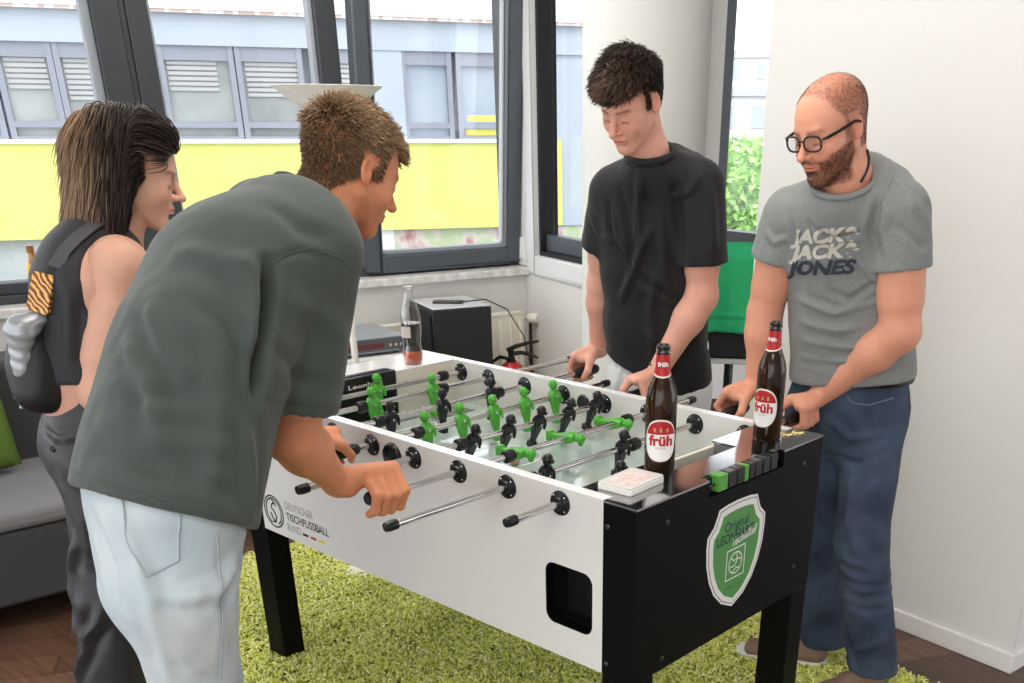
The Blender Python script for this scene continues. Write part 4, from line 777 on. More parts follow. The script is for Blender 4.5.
for sgn in (-1, 1):
    for i in range(nz+1):
        for k in range(nx+1):
            u = -0.30+0.60*k/nx; t = i/nz; z = 1.155-t*(0.36 if sgn < 0 else 0.28); fold = 0.010*math.sin(u*38+1.2*math.sin(t*3))*(0.25+t)+0.006*math.sin(u*90+t*4)*t
            crease = 0.006*math.exp(-((t-0.80)/0.02)**2)-0.004*math.exp(-((t-0.85)/0.015)**2)
            vs.append((u*(1+0.03*t), sgn*(0.012+0.042*min(1, t*6)**0.5)+sgn*(fold+crease), z))
    o_ = 0 if sgn < 0 else (nx+1)*(nz+1)
    for i in range(nz):
        for k in range(nx): fs.append((o_+i*(nx+1)+k, o_+i*(nx+1)+k+1, o_+(i+1)*(nx+1)+k+1, o_+(i+1)*(nx+1)+k))
o_ = (nx+1)*(nz+1)
for k in range(nx): fs.append((k, k+1, o_+k+1, o_+k))
gc.add(vs, fs); o = gc.build('green_cloth', mat('bright_green_cloth', (0.03, 0.50, 0.20), 0.75), angle=80); s_ = o.modifiers.new('thick', 'SOLIDIFY'); s_.thickness = 0.004; tag(o, 'bright green cloth draped over the black office chair', 'cloth')
# ---------------------------------------------------------------- modelling people: smooth blended volumes turned into one skin
f32 = np.float32
def V3(*a): return np.array(a, dtype=float)
def unit(v): v = np.asarray(v, float); return v/np.linalg.norm(v)
class SDF:
    def __init__(s): s.ops = []
    def _add(s, fn, lo, hi, k, mode): s.ops.append((fn, np.asarray(lo, float), np.asarray(hi, float), k, mode)); return s
    def cap(s, a, b, ra, rb=None, k=0.02, mode='add'):
        a = np.asarray(a, float); b = np.asarray(b, float); rb = ra if rb is None else rb; ba = b-a; L2 = max(ba@ba, 1e-12)
        def fn(P):
            q = P-a.astype(f32); t = np.clip((q@ba.astype(f32))/L2, 0, 1); return np.linalg.norm(q-t[..., None]*ba.astype(f32), axis=-1)-(ra+(rb-ra)*t)
        m = max(ra, rb); return s._add(fn, np.minimum(a, b)-m, np.maximum(a, b)+m, k, mode)
    def ecap(s, a, b, ra, rb, side, k=0.03, mode='add', p=2.0):
        """tapering limb with an oval section: ra=(half width along side, half depth)"""
        a = np.asarray(a, float); b = np.asarray(b, float); L = np.linalg.norm(b-a); w_ = (b-a)/L; sv = np.asarray(side, float); sv = unit(sv-(sv@w_)*w_); dv = np.cross(w_, sv)
        F = np.stack([sv, dv, w_], 1).astype(f32)
        def fn(P):
            q = (P-a.astype(f32))@F; t = np.clip(q[..., 2]/L, 0, 1); rx = ra[0]+(rb[0]-ra[0])*t; ry = ra[1]+(rb[1]-ra[1])*t; rm = np.minimum(rx, ry)
            qa = q[..., 2]-t*L; u = np.abs(q[..., 0])/rx; v = np.abs(q[..., 1])/ry; z = qa/rm
            k0 = (u**p+v**p+np.abs(z)**p)**(1/p)+1e-6; k1 = np.sqrt((u/rx)**2+(v/ry)**2+(z/rm)**2)+1e-6
            return k0*(k0-1)/k1
        m = max(max(ra), max(rb)); return s._add(fn, np.minimum(a, b)-m, np.maximum(a, b)+m, k, mode)
    def ell(s, c, r, k=0.02, mode='add', M=None):
        c = np.asarray(c, float); r = np.asarray(r, float); M = np.eye(3) if M is None else np.asarray(M, float)
        def fn(P):
            q = (P-c.astype(f32))@M.astype(f32); k0 = np.linalg.norm(q/r.astype(f32), axis=-1)+1e-6; k1 = np.linalg.norm(q/(r*r).astype(f32), axis=-1)+1e-6; return k0*(k0-1)/k1
        m = r.max() if not np.allclose(M, np.eye(3)) else r; return s._add(fn, c-m, c+m, k, mode)
    def cyl(s, a, b, r, k=0.0, mode='sub', rb=None):
        a = np.asarray(a, float); b = np.asarray(b, float); L = np.linalg.norm(b-a); w_ = (b-a)/L; rb = r if rb is None else rb
        def fn(P):
            q = P-a.astype(f32); t = q@w_.astype(f32); rad = np.linalg.norm(q-t[..., None]*w_.astype(f32), axis=-1); rr = r+(rb-r)*np.clip(t/L, 0, 1)
            return np.maximum(rad-rr, np.maximum(-t, t-L))
        m = max(r, rb); return s._add(fn, np.minimum(a, b)-m, np.maximum(a, b)+m, k, mode)
    def half(s, c, n, lo, hi, k=0.0):
        """cut away everything on the n side of the plane through c (inside the box lo..hi)"""
        c = np.asarray(c, float); n = unit(n)
        return s._add(lambda P: -((P-c.astype(f32))@n.astype(f32)), lo, hi, k, 'sub')
    def sub(s, other, k=0.0, mode='add'):
        lo = np.min([o[1] for o in other.ops if o[4] == 'add'], 0); hi = np.max([o[2] for o in other.ops if o[4] == 'add'], 0)
        return s._add(('sdf', other), lo, hi, k, mode)
    def bounds(s, pad=0.02):
        lo = np.min([o[1] for o in s.ops if o[4] == 'add'], 0)-pad; hi = np.max([o[2] for o in s.ops if o[4] == 'add'], 0)+pad; return lo, hi
    def evaluate(s, lo, h, shape):
        D = np.full(shape, 0.25, f32)
        ax = [lo[i]+h*np.arange(shape[i]) for i in range(3)]
        for fn, l, u, k, mode in s.ops:
            m = k+3*h+0.01
            i0 = [max(0, int(math.floor((l[i]-m-lo[i])/h))) for i in range(3)]; i1 = [min(shape[i], int(math.ceil((u[i]+m-lo[i])/h))+1) for i in range(3)]
            if any(a >= b for a, b in zip(i0, i1)): continue
            sl = tuple(slice(a, b) for a, b in zip(i0, i1)); A = D[sl]
            if isinstance(fn, tuple): B = fn[1].evaluate(np.array([ax[i][i0[i]] for i in range(3)]), h, A.shape)
            else:
                X, Y, Z = np.meshgrid(ax[0][sl[0]], ax[1][sl[1]], ax[2][sl[2]], indexing='ij'); B = fn(np.stack([X, Y, Z], -1).astype(f32)).astype(f32)
            if mode == 'sub': B = -B; hh = np.maximum(k-np.abs(A-B), 0)/k if k > 0 else 0; D[sl] = np.maximum(A, B)+(hh*hh*k*0.25 if k > 0 else 0)
            else: hh = np.maximum(k-np.abs(A-B), 0)/k if k > 0 else 0; D[sl] = np.minimum(A, B)-(hh*hh*k*0.25 if k > 0 else 0)
        return D
    def mesh(s, h, lo=None, hi=None, fold=None):
        l, u = s.bounds(3*h+0.005); lo = l if lo is None else np.asarray(lo, float); hi = u if hi is None else np.asarray(hi, float)
        shape = tuple(int(math.ceil((hi[i]-lo[i])/h))+1 for i in range(3)); D = s.evaluate(lo, h, shape)
        if fold is not None:
            idx = np.argwhere(np.abs(D) < 0.03); P = lo+idx*h; D[idx[:, 0], idx[:, 1], idx[:, 2]] -= fold(P).astype(f32)
        D[0] = D[-1] = 0.1; D[:, 0] = D[:, -1] = 0.1; D[:, :, 0] = D[:, :, -1] = 0.1
        return surface_nets(D, lo, h)
def surface_nets(D, lo, h):
    S_ = D < 0; c = S_[:-1, :-1, :-1].astype(np.int8)
    for i, j, k in ((1, 0, 0), (0, 1, 0), (0, 0, 1), (1, 1, 0), (1, 0, 1), (0, 1, 1), (1, 1, 1)):
        c = c+S_[i:D.shape[0]-1+i, j:D.shape[1]-1+j, k:D.shape[2]-1+k]
    idx = np.argwhere((c > 0) & (c < 8)); cm = np.full(c.shape, -1, np.int64); cm[idx[:, 0], idx[:, 1], idx[:, 2]] = np.arange(len(idx))
    acc = np.zeros((len(idx), 3)); cnt = np.zeros(len(idx)); cor = [(i, j, k) for i in (0, 1) for j in (0, 1) for k in (0, 1)]
    for a in cor:
        for ax_ in range(3):
            if a[ax_]: continue
            b = list(a); b[ax_] = 1
            d0 = D[idx[:, 0]+a[0], idx[:, 1]+a[1], idx[:, 2]+a[2]]; d1 = D[idx[:, 0]+b[0], idx[:, 1]+b[1], idx[:, 2]+b[2]]
            m = (d0 < 0) != (d1 < 0); t = np.where(m, d0/np.where(m, d0-d1, 1), 0); p = np.tile(np.array(a, float), (len(idx), 1)); p[:, ax_] = t
            acc += p*m[:, None]; cnt += m
    V = lo+(idx+acc/cnt[:, None])*h; F = []
    for ax_ in range(3):
        o = [0, 0, 0]; o[ax_] = 1; n = D.shape; A = S_[:n[0]-o[0], :n[1]-o[1], :n[2]-o[2]]; B = S_[o[0]:, o[1]:, o[2]:]; e = np.argwhere(A != B); u, v = (ax_+1) % 3, (ax_+2) % 3
        e = e[(e[:, u] > 0) & (e[:, v] > 0) & (e[:, u] < n[u]-1) & (e[:, v] < n[v]-1)]
        q = []
        for du, dv in ((-1, -1), (0, -1), (0, 0), (-1, 0)):
            p = e.copy(); p[:, u] += du; p[:, v] += dv; q.append(cm[p[:, 0], p[:, 1], p[:, 2]])
        q = np.stack(q, 1); inside = A[e[:, 0], e[:, 1], e[:, 2]]; q[~inside] = q[~inside][:, ::-1]; F.append(q[(q >= 0).all(1)])
    return V, np.concatenate(F)
def relax(V, F, n=1, w_=0.5):
    E_ = np.concatenate([F[:, [0, 1]], F[:, [1, 2]], F[:, [2, 3]], F[:, [3, 0]]]); 
    for _ in range(n):
        acc = np.zeros_like(V); cnt = np.zeros(len(V)); 
        for a, b in ((0, 1), (1, 0)):
            for i in range(3): acc[:, i] += np.bincount(E_[:, a], V[E_[:, b], i], len(V))
            cnt += np.bincount(E_[:, a], minlength=len(V))
        V = V*(1-w_)+w_*acc/np.maximum(cnt, 1)[:, None]
    return V
def normals(V, F):
    n = np.cross(V[F[:, 2]]-V[F[:, 0]], V[F[:, 3]]-V[F[:, 1]]); N_ = np.zeros_like(V)
    for c in range(4):
        for i in range(3): N_[:, i] += np.bincount(F[:, c], n[:, i], len(V))
    return N_/np.maximum(np.linalg.norm(N_, axis=1), 1e-12)[:, None]
def mesh_obj(name, V, F, m, parent, tint=None, smooth=True):
    """V in world coordinates; the parent empty has no rotation"""
    V = np.asarray(V)-np.array(parent.location if parent else (0, 0, 0))
    me = bpy.data.meshes.new(name); me.vertices.add(len(V)); me.vertices.foreach_set('co', V.astype(f32).reshape(-1)); me.loops.add(F.size); me.loops.foreach_set('vertex_index', F.reshape(-1).astype(np.int32)); me.polygons.add(len(F)); me.polygons.foreach_set('loop_start', np.arange(0, F.size, F.shape[1], dtype=np.int32)); me.polygons.foreach_set('loop_total', np.full(len(F), F.shape[1], np.int32)); me.update(calc_edges=True)
    if smooth: me.shade_smooth()
    if tint is not None:
        a = me.color_attributes.new('tone', 'FLOAT_COLOR', 'POINT'); a.data.foreach_set('color', np.concatenate([tint, np.ones((len(V), 1))], 1).astype(f32).reshape(-1))
    me.materials.append(m); o = bpy.data.objects.new(name, me); COL.objects.link(o); o.parent = parent; return o
def vnoise(P, sc, seed=0):
    """smooth value noise, -1..1"""
    q = P*sc+seed*17.3; i = np.floor(q).astype(np.int64); f = q-i; f = f*f*(3-2*f); r = 0
    for a in (0, 1):
        for b in (0, 1):
            for c in (0, 1):
                h = ((i[:, 0]+a)*73856093 ^ (i[:, 1]+b)*19349663 ^ (i[:, 2]+c)*83492791) & 0xffffff; h = ((h*1103515245+12345) >> 8 & 0xffff)/65535.0*2-1
                r = r+h*(f[:, 0] if a else 1-f[:, 0])*(f[:, 1] if b else 1-f[:, 1])*(f[:, 2] if c else 1-f[:, 2])
    return r
def seg_dist(P, A, B):
    ba = B-A; t = np.clip(((P-A)@ba)/max(ba@ba, 1e-12), 0, 1); return np.linalg.norm(P-A-t[:, None]*ba, axis=1), t
def pix(V):
    d = V-CAM; z = d@CF; return np.stack([512+SX+FPX*(d@CR)/z, 341.5+SY-FPX*(d@CU)/z], 1), z
def add_folds(V, F, strokes):
    """cloth folds: each stroke is a line over the garment (photo coordinates, snapped to the garment's surface), width and height in metres"""
    N_ = normals(V, F); q, z = pix(V); facing = ((V-CAM)*N_).sum(1) < 0; disp = np.zeros(len(V))
    for pts, w_, a in strokes:
        P3 = []
        for p in pts:
            dd = np.hypot(q[:, 0]-p[0], q[:, 1]-p[1]); c = np.where(facing & (dd < 7))[0]
            if len(c) == 0: c = np.array([np.argmin(dd)])
            c = c[z[c] < z[c].min()+0.05]; P3.append(V[c[np.argmin(dd[c])]])
        L = [np.linalg.norm(P3[i+1]-P3[i]) for i in range(len(P3)-1)]; T_ = max(sum(L), 1e-6); best = np.full(len(V), 9.0); tt = np.zeros(len(V)); acc = 0
        for i in range(len(P3)-1):
            d, t = seg_dist(V, P3[i], P3[i+1]); m = d < best; best[m] = d[m]; tt[m] = (acc+t[m]*L[i])/T_; acc += L[i]
        disp += 1.5*a*(np.exp(-(best/w_)**2)-0.35*np.exp(-((best-1.9*w_)/w_)**2))*np.clip(np.minimum(tt, 1-tt)*5+0.25, 0, 1)
    return V+N_*disp[:, None]
def skin_mat(name, base, rough=0.5):
    m = bpy.data.materials.new(name); m.use_nodes = True; n = m.node_tree; b = n.nodes['Principled BSDF']; at = n.nodes.new('ShaderNodeAttribute'); at.attribute_name = 'tone'
    nz = n.nodes.new('ShaderNodeTexNoise'); nz.inputs['Scale'].default_value = 45; nz.inputs['Detail'].default_value = 5; mr = n.nodes.new('ShaderNodeMapRange'); mr.inputs[3].default_value = 0.90; mr.inputs[4].default_value = 1.10
    mx = n.nodes.new('ShaderNodeMix'); mx.data_type = 'RGBA'; mx.blend_type = 'MULTIPLY'; mx.inputs[0].default_value = 1; mx.inputs[6].default_value = (*base, 1)
    mx2 = n.nodes.new('ShaderNodeMix'); mx2.data_type = 'RGBA'; mx2.blend_type = 'MULTIPLY'; mx2.inputs[0].default_value = 1
    tc = n.nodes.new('ShaderNodeTexCoord'); n.links.new(tc.outputs['Object'], nz.inputs['Vector']); n.links.new(nz.outputs[0], mr.inputs[0]); n.links.new(at.outputs['Color'], mx.inputs[7]); n.links.new(mx.outputs[2], mx2.inputs[6]); n.links.new(mr.outputs[0], mx2.inputs[7]); n.links.new(mx2.outputs[2], b.inputs['Base Color'])
    b.inputs['Roughness'].default_value = rough; b.inputs['Subsurface Weight'].default_value = 0.15; b.inputs['Subsurface Radius'].default_value = (0.012, 0.005, 0.003); b.inputs['Subsurface Scale'].default_value = 1.0; b.inputs['Specular IOR Level'].default_value = 0.35
    return m
def hair_mat(name, c0, c1, c2, rough=0.45):
    m = bpy.data.materials.new(name); m.use_nodes = True; n = m.node_tree; b = n.nodes['Principled BSDF']; at = n.nodes.new('ShaderNodeAttribute'); at.attribute_name = 'tone'; n.links.new(at.outputs['Color'], b.inputs['Base Color']); b.inputs['Roughness'].default_value = rough; b.inputs['Specular IOR Level'].default_value = 0.3
    m['c0'] = c0; m['c1'] = c1; m['c2'] = c2; return m
def hcol(m, t):
    c = np.array([list(m['c0']), list(m['c1']), list(m['c2'])]); t = np.clip(t, 0, 1)*2; i = np.minimum(t.astype(int), 1); f = (t-i)[:, None]; return c[i]*(1-f)+c[i+1]*f
def strands(name, roots, nrm, flow, length, K, rad, m, parent, M, grav=0.0, lift=0.6, jitter=0.25, wave=0.0, skull=None, tone=None):
    """hair as thin tapering three-sided locks; everything in head space, M (3x3, origin) brings it to the world"""
    n = len(roots); p = roots.copy(); L = length*(0.75+0.5*rng.random(n)); jit = rng.normal(0, jitter, (n, 3)); pts = [p.copy()]; ph = rng.uniform(0, 6.28, n); d_prev = nrm
    for i in range(K-1):
        t = i/(K-1); fl = flow(p); d = nrm*lift*(1-t)**1.5+fl*(0.35+t)+jit*(0.5+0.5*t)+np.array([0, 0, -grav*t]); 
        if wave: d = d+wave*np.stack([np.sin(ph+t*7+p[:, 2]*60), np.cos(ph*1.3+t*6+p[:, 0]*55), np.sin(ph*0.7+t*8)], 1)
        d = 0.5*d/np.linalg.norm(d, axis=1)[:, None]+0.5*d_prev; d /= np.linalg.norm(d, axis=1)[:, None]; d_prev = d; p = p+d*(L/(K-1))[:, None]
        if skull is not None: p = skull(p, t)
        pts.append(p.copy())
    Pn = np.stack(pts, 1); T_ = np.gradient(Pn, axis=1); T_ /= np.linalg.norm(T_, axis=2)[..., None]+1e-9; ref = rng.normal(size=(n, 1, 3)); a = np.cross(T_, ref); a /= np.linalg.norm(a, axis=2)[..., None]+1e-9; b = np.cross(T_, a)
    taper = (np.sin(np.linspace(0.35, PI*0.98, K))**0.6)[None, :, None]*rad*(0.7+0.6*rng.random(n))[:, None, None]
    rings = [Pn+(a*math.cos(x)+b*math.sin(x))*taper for x in (0, 2.094, 4.189)]; V = np.stack(rings, 2).reshape(-1, 3)
    F = np.array([(3*i+k, 3*i+(k+1) % 3, 3*(i+1)+(k+1) % 3, 3*(i+1)+k) for i in range(K-1) for k in range(3)])[None]+3*K*np.arange(n)[:, None, None]
    tv = rng.normal(0.45, 0.22, n) if tone is None else tone(roots)+rng.normal(0, 0.16, n)
    return mesh_obj(name, V@M[0].T+M[1], F.reshape(-1, 4), m, parent, np.repeat(hcol(m, tv), 3*K, 0))
def sample_surface(V, F, mask, n):
    T_ = np.concatenate([F[:, [0, 1, 2]], F[:, [0, 2, 3]]]); T_ = T_[mask(V[T_].mean(1))]; ar = np.linalg.norm(np.cross(V[T_[:, 1]]-V[T_[:, 0]], V[T_[:, 2]]-V[T_[:, 0]]), axis=1); i = rng.choice(len(T_), n, p=ar/ar.sum()); u = rng.random((n, 2)); u[u.sum(1) > 1] = 1-u[u.sum(1) > 1]
    P = V[T_[i, 0]]+(V[T_[i, 1]]-V[T_[i, 0]])*u[:, :1]+(V[T_[i, 2]]-V[T_[i, 0]])*u[:, 1:]; N_ = normals(V, F); return P, N_[T_[i, 0]]
# ---- a head: x forward, y to its left, z up, origin between the ears
def head_sdf(face=1.0, nose=1.0, jaw=1.0, chin=0.0, fem=False, cheek=1.0):
    s = SDF()
    s.ell((-0.016, 0, 0.035), (0.098, 0.076, 0.084), 0.02)
    s.ell((0.028, 0, 0.020), (0.068, 0.066, 0.078), 0.03)
    s.ell((0.032, 0, -0.040), (0.054, 0.056*face, 0.066), 0.03)
    for y in (1, -1):
        s.ecap((-0.002, y*0.056*jaw, -0.050), (0.066, y*0.014, -0.104-chin), (0.013, 0.018), (0.012, 0.014), (0, 0, 1), 0.03)
        s.ell((0.058, y*0.040, -0.034), (0.024, 0.022*cheek, 0.024), 0.035)
    s.ell((0.073, 0, -0.100-chin), (0.019, 0.021, 0.017), 0.022)
    s.ell((0.066, 0, -0.064), (0.031, 0.032, 0.032), 0.02)
    s.ecap((0.084, -0.034, 0.016), (0.084, 0.034, 0.016), (0.009, 0.008), (0.009, 0.008), (0, 0, 1), 0.018)
    for y in (1, -1):
        s.ell((0.1025, y*0.033, -0.004), (0.0135, 0.0165, 0.0105), 0.020, 'sub')
        s.ell((0.0795, y*0.032, -0.0045), (0.0135, 0.0160, 0.0120), 0.009)
    nz = 0.116+0.006*nose
    s.cap((0.090, 0, 0.010), (nz-0.003, 0, -0.032), 0.0062, 0.0095, 0.012)
    s.ell((nz-0.002, 0, -0.0345), (0.0105, 0.0105, 0.009), 0.006)
    for y in (1, -1): s.ell((0.101, y*0.0125, -0.0375), (0.011, 0.0065, 0.0075), 0.007)
    for y in (1, -1): s.ell((0.106, y*0.006, -0.0455), (0.006, 0.0032, 0.0035), 0.003, 'sub')
    lw = 0.024 if not fem else 0.022
    s.ell((0.0950, 0, -0.0625), (0.0085, lw, 0.0052 if not fem else 0.006), 0.006); s.ell((0.0945, 0, -0.0725), (0.0090, lw*0.88, 0.0062), 0.006)
    s.ecap((0.103, -0.020, -0.0672), (0.103, 0.020, -0.0672), (0.0012, 0.005), (0.0012, 0.005), (0, 0, 1), 0.003, 'sub')
    s.ell((0.098, 0, -0.085), (0.012, 0.020, 0.006), 0.010, 'sub')
    for y in (1, -1):       # ears
        e = SDF(); Mx = np.array(Euler((R(8*y), R(-8), R(-22*y))).to_matrix())
        e.ell((-0.010, y*0.079, -0.004), (0.018, 0.0065, 0.031), 0.003, 'add', Mx); e.ell((-0.006, y*0.086, 0.001), (0.0105, 0.0075, 0.018), 0.005, 'sub', Mx); e.ell((-0.001, y*0.078, -0.010), (0.007, 0.006, 0.009), 0.004)
        s.sub(e, 0.006)
    return s
def face_tint(V, stub=0.0, lips=(0.80, 0.42, 0.42), stubcol=(0.30, 0.25, 0.22), flush=0.12, brow=(0.25, 0.17, 0.12), browk=0.85, buzz=None, bald=None):
    x, y, z = V.T; T_ = np.ones((len(V), 3)); g = lambda d: np.exp(-d*d)
    def mixc(c, w_): nonlocal T_; T_ = T_*(1-w_[:, None])+np.array(c)*w_[:, None]
    front = np.clip((x-0.045)/0.02, 0, 1)
    mixc((1.08, 0.80, 0.76), flush*1.6*front*(g((np.abs(y)-0.045)/0.030)*g((z+0.038)/0.028)+g(y/0.014)*g((z+0.034)/0.014)))
    mixc((1.05, 0.74, 0.70), 0.4*g((np.abs(y)-0.083)/0.012)*g((x+0.008)/0.03)*g((z)/0.04))
    if stub:
        ax_ = np.abs(y); m = np.clip((-0.030-z+0.25*np.clip(0.05-x, -0.05, 0.05)*1.4)/0.014, 0, 1)*np.clip((x+0.004)/0.014, 0, 1)*np.clip((z+0.135)/0.015, 0, 1)
        chk = g((ax_-0.038)/0.016)*g((z+0.045)/0.016)*front; m = m*(1-0.75*chk)
        m = np.maximum(m, np.clip((x+0.004)/0.01, 0, 1)*np.clip((0.030-x)/0.01, 0, 1)*np.clip((0.012-z)/0.01, 0, 1)*(ax_ > 0.055)*np.clip((z+0.12)/0.01, 0, 1)*0.9)
        m = m*(1-g(y/0.026)*g((z+0.067)/0.009)*front); m = m*(1-0.95*g(y/0.018)*g((z+0.034)/0.014)*front); mixc(stubcol, stub*m)
    mixc(lips, 0.85*(x > 0.080)*g((y)/0.020)**0.6*g((z+0.0675)/0.0072)); mixc((0.30, 0.14, 0.13), 0.8*(x > 0.080)*(np.abs(y) < 0.021)*g((z+0.0672)/0.0016))
    for s_ in (1, -1):
        yy = s_*y; mixc(brow, browk*(x > 0.055)*np.clip((yy-0.010)/0.004, 0, 1)*np.clip((0.056-yy)/0.010, 0, 1)*g((z-0.0155-0.006*g((yy-0.038)/0.018)+0.10*np.clip(yy-0.045, 0, 1))/0.0046))
        mixc((0.07, 0.045, 0.04), 1.0*(x > 0.062)*g((yy-0.031)/0.0125)**0.5*(np.abs(yy-0.031) < 0.0145)*g((z+0.0105+0.9*(yy-0.031)**2/0.03)/0.0021))
        mixc((0.72, 0.50, 0.46), 0.35*(x > 0.06)*g((yy-0.031)/0.015)*g((z-0.004)/0.010))
    if buzz is not None: mixc(buzz[0], buzz[1](V))
    return T_
def grip(s, G, a, ew, eb, W, sc=1.0, wrap=0.0, tw=0.0):
    """hand closed round a bar: G point on the bar, a along it towards the index finger, ew from bar to wrist, eb the side the fingers wrap to"""
    a = unit(a); ew = unit(ew-(ew@a)*a); eb = unit(eb-(eb@a)*a-(eb@ew)*ew)
    def P(th, r, t): th = R(th+wrap); return G+a*t*sc+(ew*math.cos(th)+eb*math.sin(th))*r*sc
    W = np.asarray(W, float)
    pu = P(30, 0.05, 0)-W; pu = unit(pu-(pu@a)*a); palm = np.stack([a, pu, np.cross(a, pu)], 1)
    s.ell(P(8, 0.036, -0.006), (0.038, 0.026, 0.018), 0.02, 'add', palm)
    for i in range(4):
        t = 0.031-0.0205*i; ln = (1.0, 1.06, 1.0, 0.86)[i]
        K = P(38-5*abs(i-1), 0.053*(1.02 if i in (1, 2) else 0.97), t*1.02); b0 = W+(P(0, 0, t*0.45)-P(0, 0, 0)); s.cap(b0, K, 0.0155*sc, 0.0120*sc, 0.018)
        A = P(38+54*ln, 0.046, t); B_ = P(38+112*ln, 0.033, t*0.97); C_ = P(38+165*ln, 0.0275, t*0.95)
        f = SDF(); f.cap(K, A, 0.0108*sc, 0.0098*sc, 0.004); f.cap(A, B_, 0.0098*sc, 0.0090*sc, 0.004); f.cap(B_, C_, 0.0090*sc, 0.0078*sc, 0.004); f.ell(K, (0.0122*sc,)*3, 0.006); s.sub(f, 0.0035)
    c0 = W+(P(0, 0, 0.020)-P(0, 0, 0)); c1 = P(-32, 0.045, 0.012); c2 = P(-74, 0.037, 0.034); c3 = P(-116, 0.030, 0.044)
    f = SDF(); f.cap(c0, c1, 0.0165*sc, 0.0145*sc, 0.01); f.cap(c1, c2, 0.0135*sc, 0.0115*sc, 0.006); f.cap(c2, c3, 0.0112*sc, 0.0088*sc, 0.005); s.sub(f, 0.010)
    return s
def arm(sh, el, wr, rr=(0.056, 0.046, 0.046, 0.030), side=(0, 0, 1)):
    s = SDF(); sh, el, wr = map(np.asarray, (sh, el, wr)); d = wr-el; mid = el+d*0.28
    s.cap(sh, el, rr[0], rr[1]*0.98, 0.03); s.cap(sh+(el-sh)*0.35, sh+(el-sh)*0.7, rr[0]*1.02, rr[0]*0.98, 0.03)
    s.cap(el, mid, rr[1], rr[2], 0.03); s.ecap(mid, wr, (rr[2], rr[2]), (rr[3]*1.06, rr[3]*0.84), side, 0.03)
    return s
def head_frame(fwd, pitch, roll=0.0):
    """3x3 whose columns are the head's forward, left, up in the world"""
    f = unit((fwd[0], fwd[1], 0)); l = np.array([-f[1], f[0], 0]); u = np.array([0, 0, 1.0]); p = R(pitch)
    f2 = f*math.cos(p)-u*math.sin(p); u2 = u*math.cos(p)+f*math.sin(p); r = R(roll); return np.stack([f2, l*math.cos(r)+u2*math.sin(r), -l*math.sin(r)+u2*math.cos(r)], 1)
def merge(*parts):
    V = []; F = []; T_ = []; k = 0
    for v, f, t in parts: V.append(v); F.append(f+k); T_.append(np.ones((len(v), 3)) if t is None else t); k += len(v)
    return np.concatenate(V), np.concatenate(F), np.concatenate(T_)
def hand_tint(V, pts, k=0.25, r=0.02):
    T_ = np.ones((len(V), 3))
    for p in pts: T_ = T_*(1-(k*np.exp(-(np.linalg.norm(V-np.asarray(p), axis=1)/r)**2))[:, None]*np.array([0.0, 0.35, 0.35]))
    return T_
RI = CR.copy(); RI[2] = 0; RI = unit(RI); FI = CF.copy(); FI[2] = 0; FI = unit(FI)      # the camera's right and forward along the floor: used to aim heads

def scalp_cap(V, F, mask, off, hm, tone, parent, M):
    """the close layer of hair on the scalp"""
    N_ = normals(V, F); fc = V[F].mean(1); f = F[mask(fc)]; used, inv = np.unique(f, return_inverse=True); f = inv.reshape(f.shape); v = V[used]+N_[used]*off
    return mesh_obj('hair_base', v@M[0].T+M[1], f, hm, parent, hcol(hm, np.full(len(v), tone)))
# ---------------------------------------------------------------- the four players
def left_of(f): return np.array([-f[1], f[0], 0.0])
def cloth(name, s, h, m, parent, folds=(), noise=(0.0012, 22), nrelax=1, extra=None):
    V, F = s.mesh(h); V = relax(V, F, nrelax)
    if extra is not None: V = extra(V, F)
    V = V+normals(V, F)*(noise[0]*(vnoise(V*np.array([1, 1, 0.45]), noise[1], 1)+0.5*vnoise(V, noise[1]*2.3, 2)))[:, None]
    if folds: V = add_folds(V, F, folds)
    return mesh_obj(name, V, F, m, parent), V, F
def tee_sdf(st, nb, neck_dir, RS, LS, Re, Le, sl, hemc, hemn, sr=0.072, so=0.074, neck_r=0.066, sh_r=0.068, hem_r=0.30, extra=()):
    """st: torso stations (centre, side vector, half width, half depth) from the hem up; sl: sleeve end fractions along the upper arms"""
    s = SDF()
    for (c0, v0, x0, y0), (c1, v1, x1, y1) in zip(st[:-1], st[1:]): s.ecap(c0, c1, (x0, y0), (x1, y1), (v0+v1)/2, 0.05, p=2.2)
    s.cap(RS, LS, sh_r, sh_r, 0.07); s.cap(np.asarray(nb)-np.array([0, 0, 0.03]), (np.asarray(RS)*0.7+np.asarray(nb)*0.3), neck_r*0.9, sh_r*0.85, 0.05); s.cap(np.asarray(nb)-np.array([0, 0, 0.03]), (np.asarray(LS)*0.7+np.asarray(nb)*0.3), neck_r*0.9, sh_r*0.85, 0.05)
    for e0, e1, er in extra: s.cap(e0, e1, er, er, 0.05)
    # hem: flat cut and hollow
    c, n = np.asarray(hemc, float), unit(hemn); big = hem_r
    s.half(c, n, c-big, c+big, 0.006)
    x, y = st[0][2]-0.010, st[0][3]-0.010; s.ecap(c+n*0.02, c-n*0.06, (x, y), (x-0.01, y-0.01), st[0][1], 0.0, 'sub', 2.2)
    for S0, E0, fr in ((RS, Re, sl[0]), (LS, Le, sl[1])):
        S0, E0 = np.asarray(S0, float), np.asarray(E0, float); d = unit(E0-S0); e = S0+d*fr; t = SDF()
        t.cap(S0, e+d*0.03, sr, so, 0.02); t.cyl(e, e+d*0.2, so+0.08, 0.006); t.cap(e+d*0.03, e-d*0.05, so-0.008, so-0.014, 0.0, 'sub'); s.sub(t, 0.018)
    nb = np.asarray(nb, float); nd = unit(neck_dir); s.cyl(nb-nd*0.02, nb+nd*0.25, neck_r, 0.012, 'sub', neck_r*1.1)
    return s
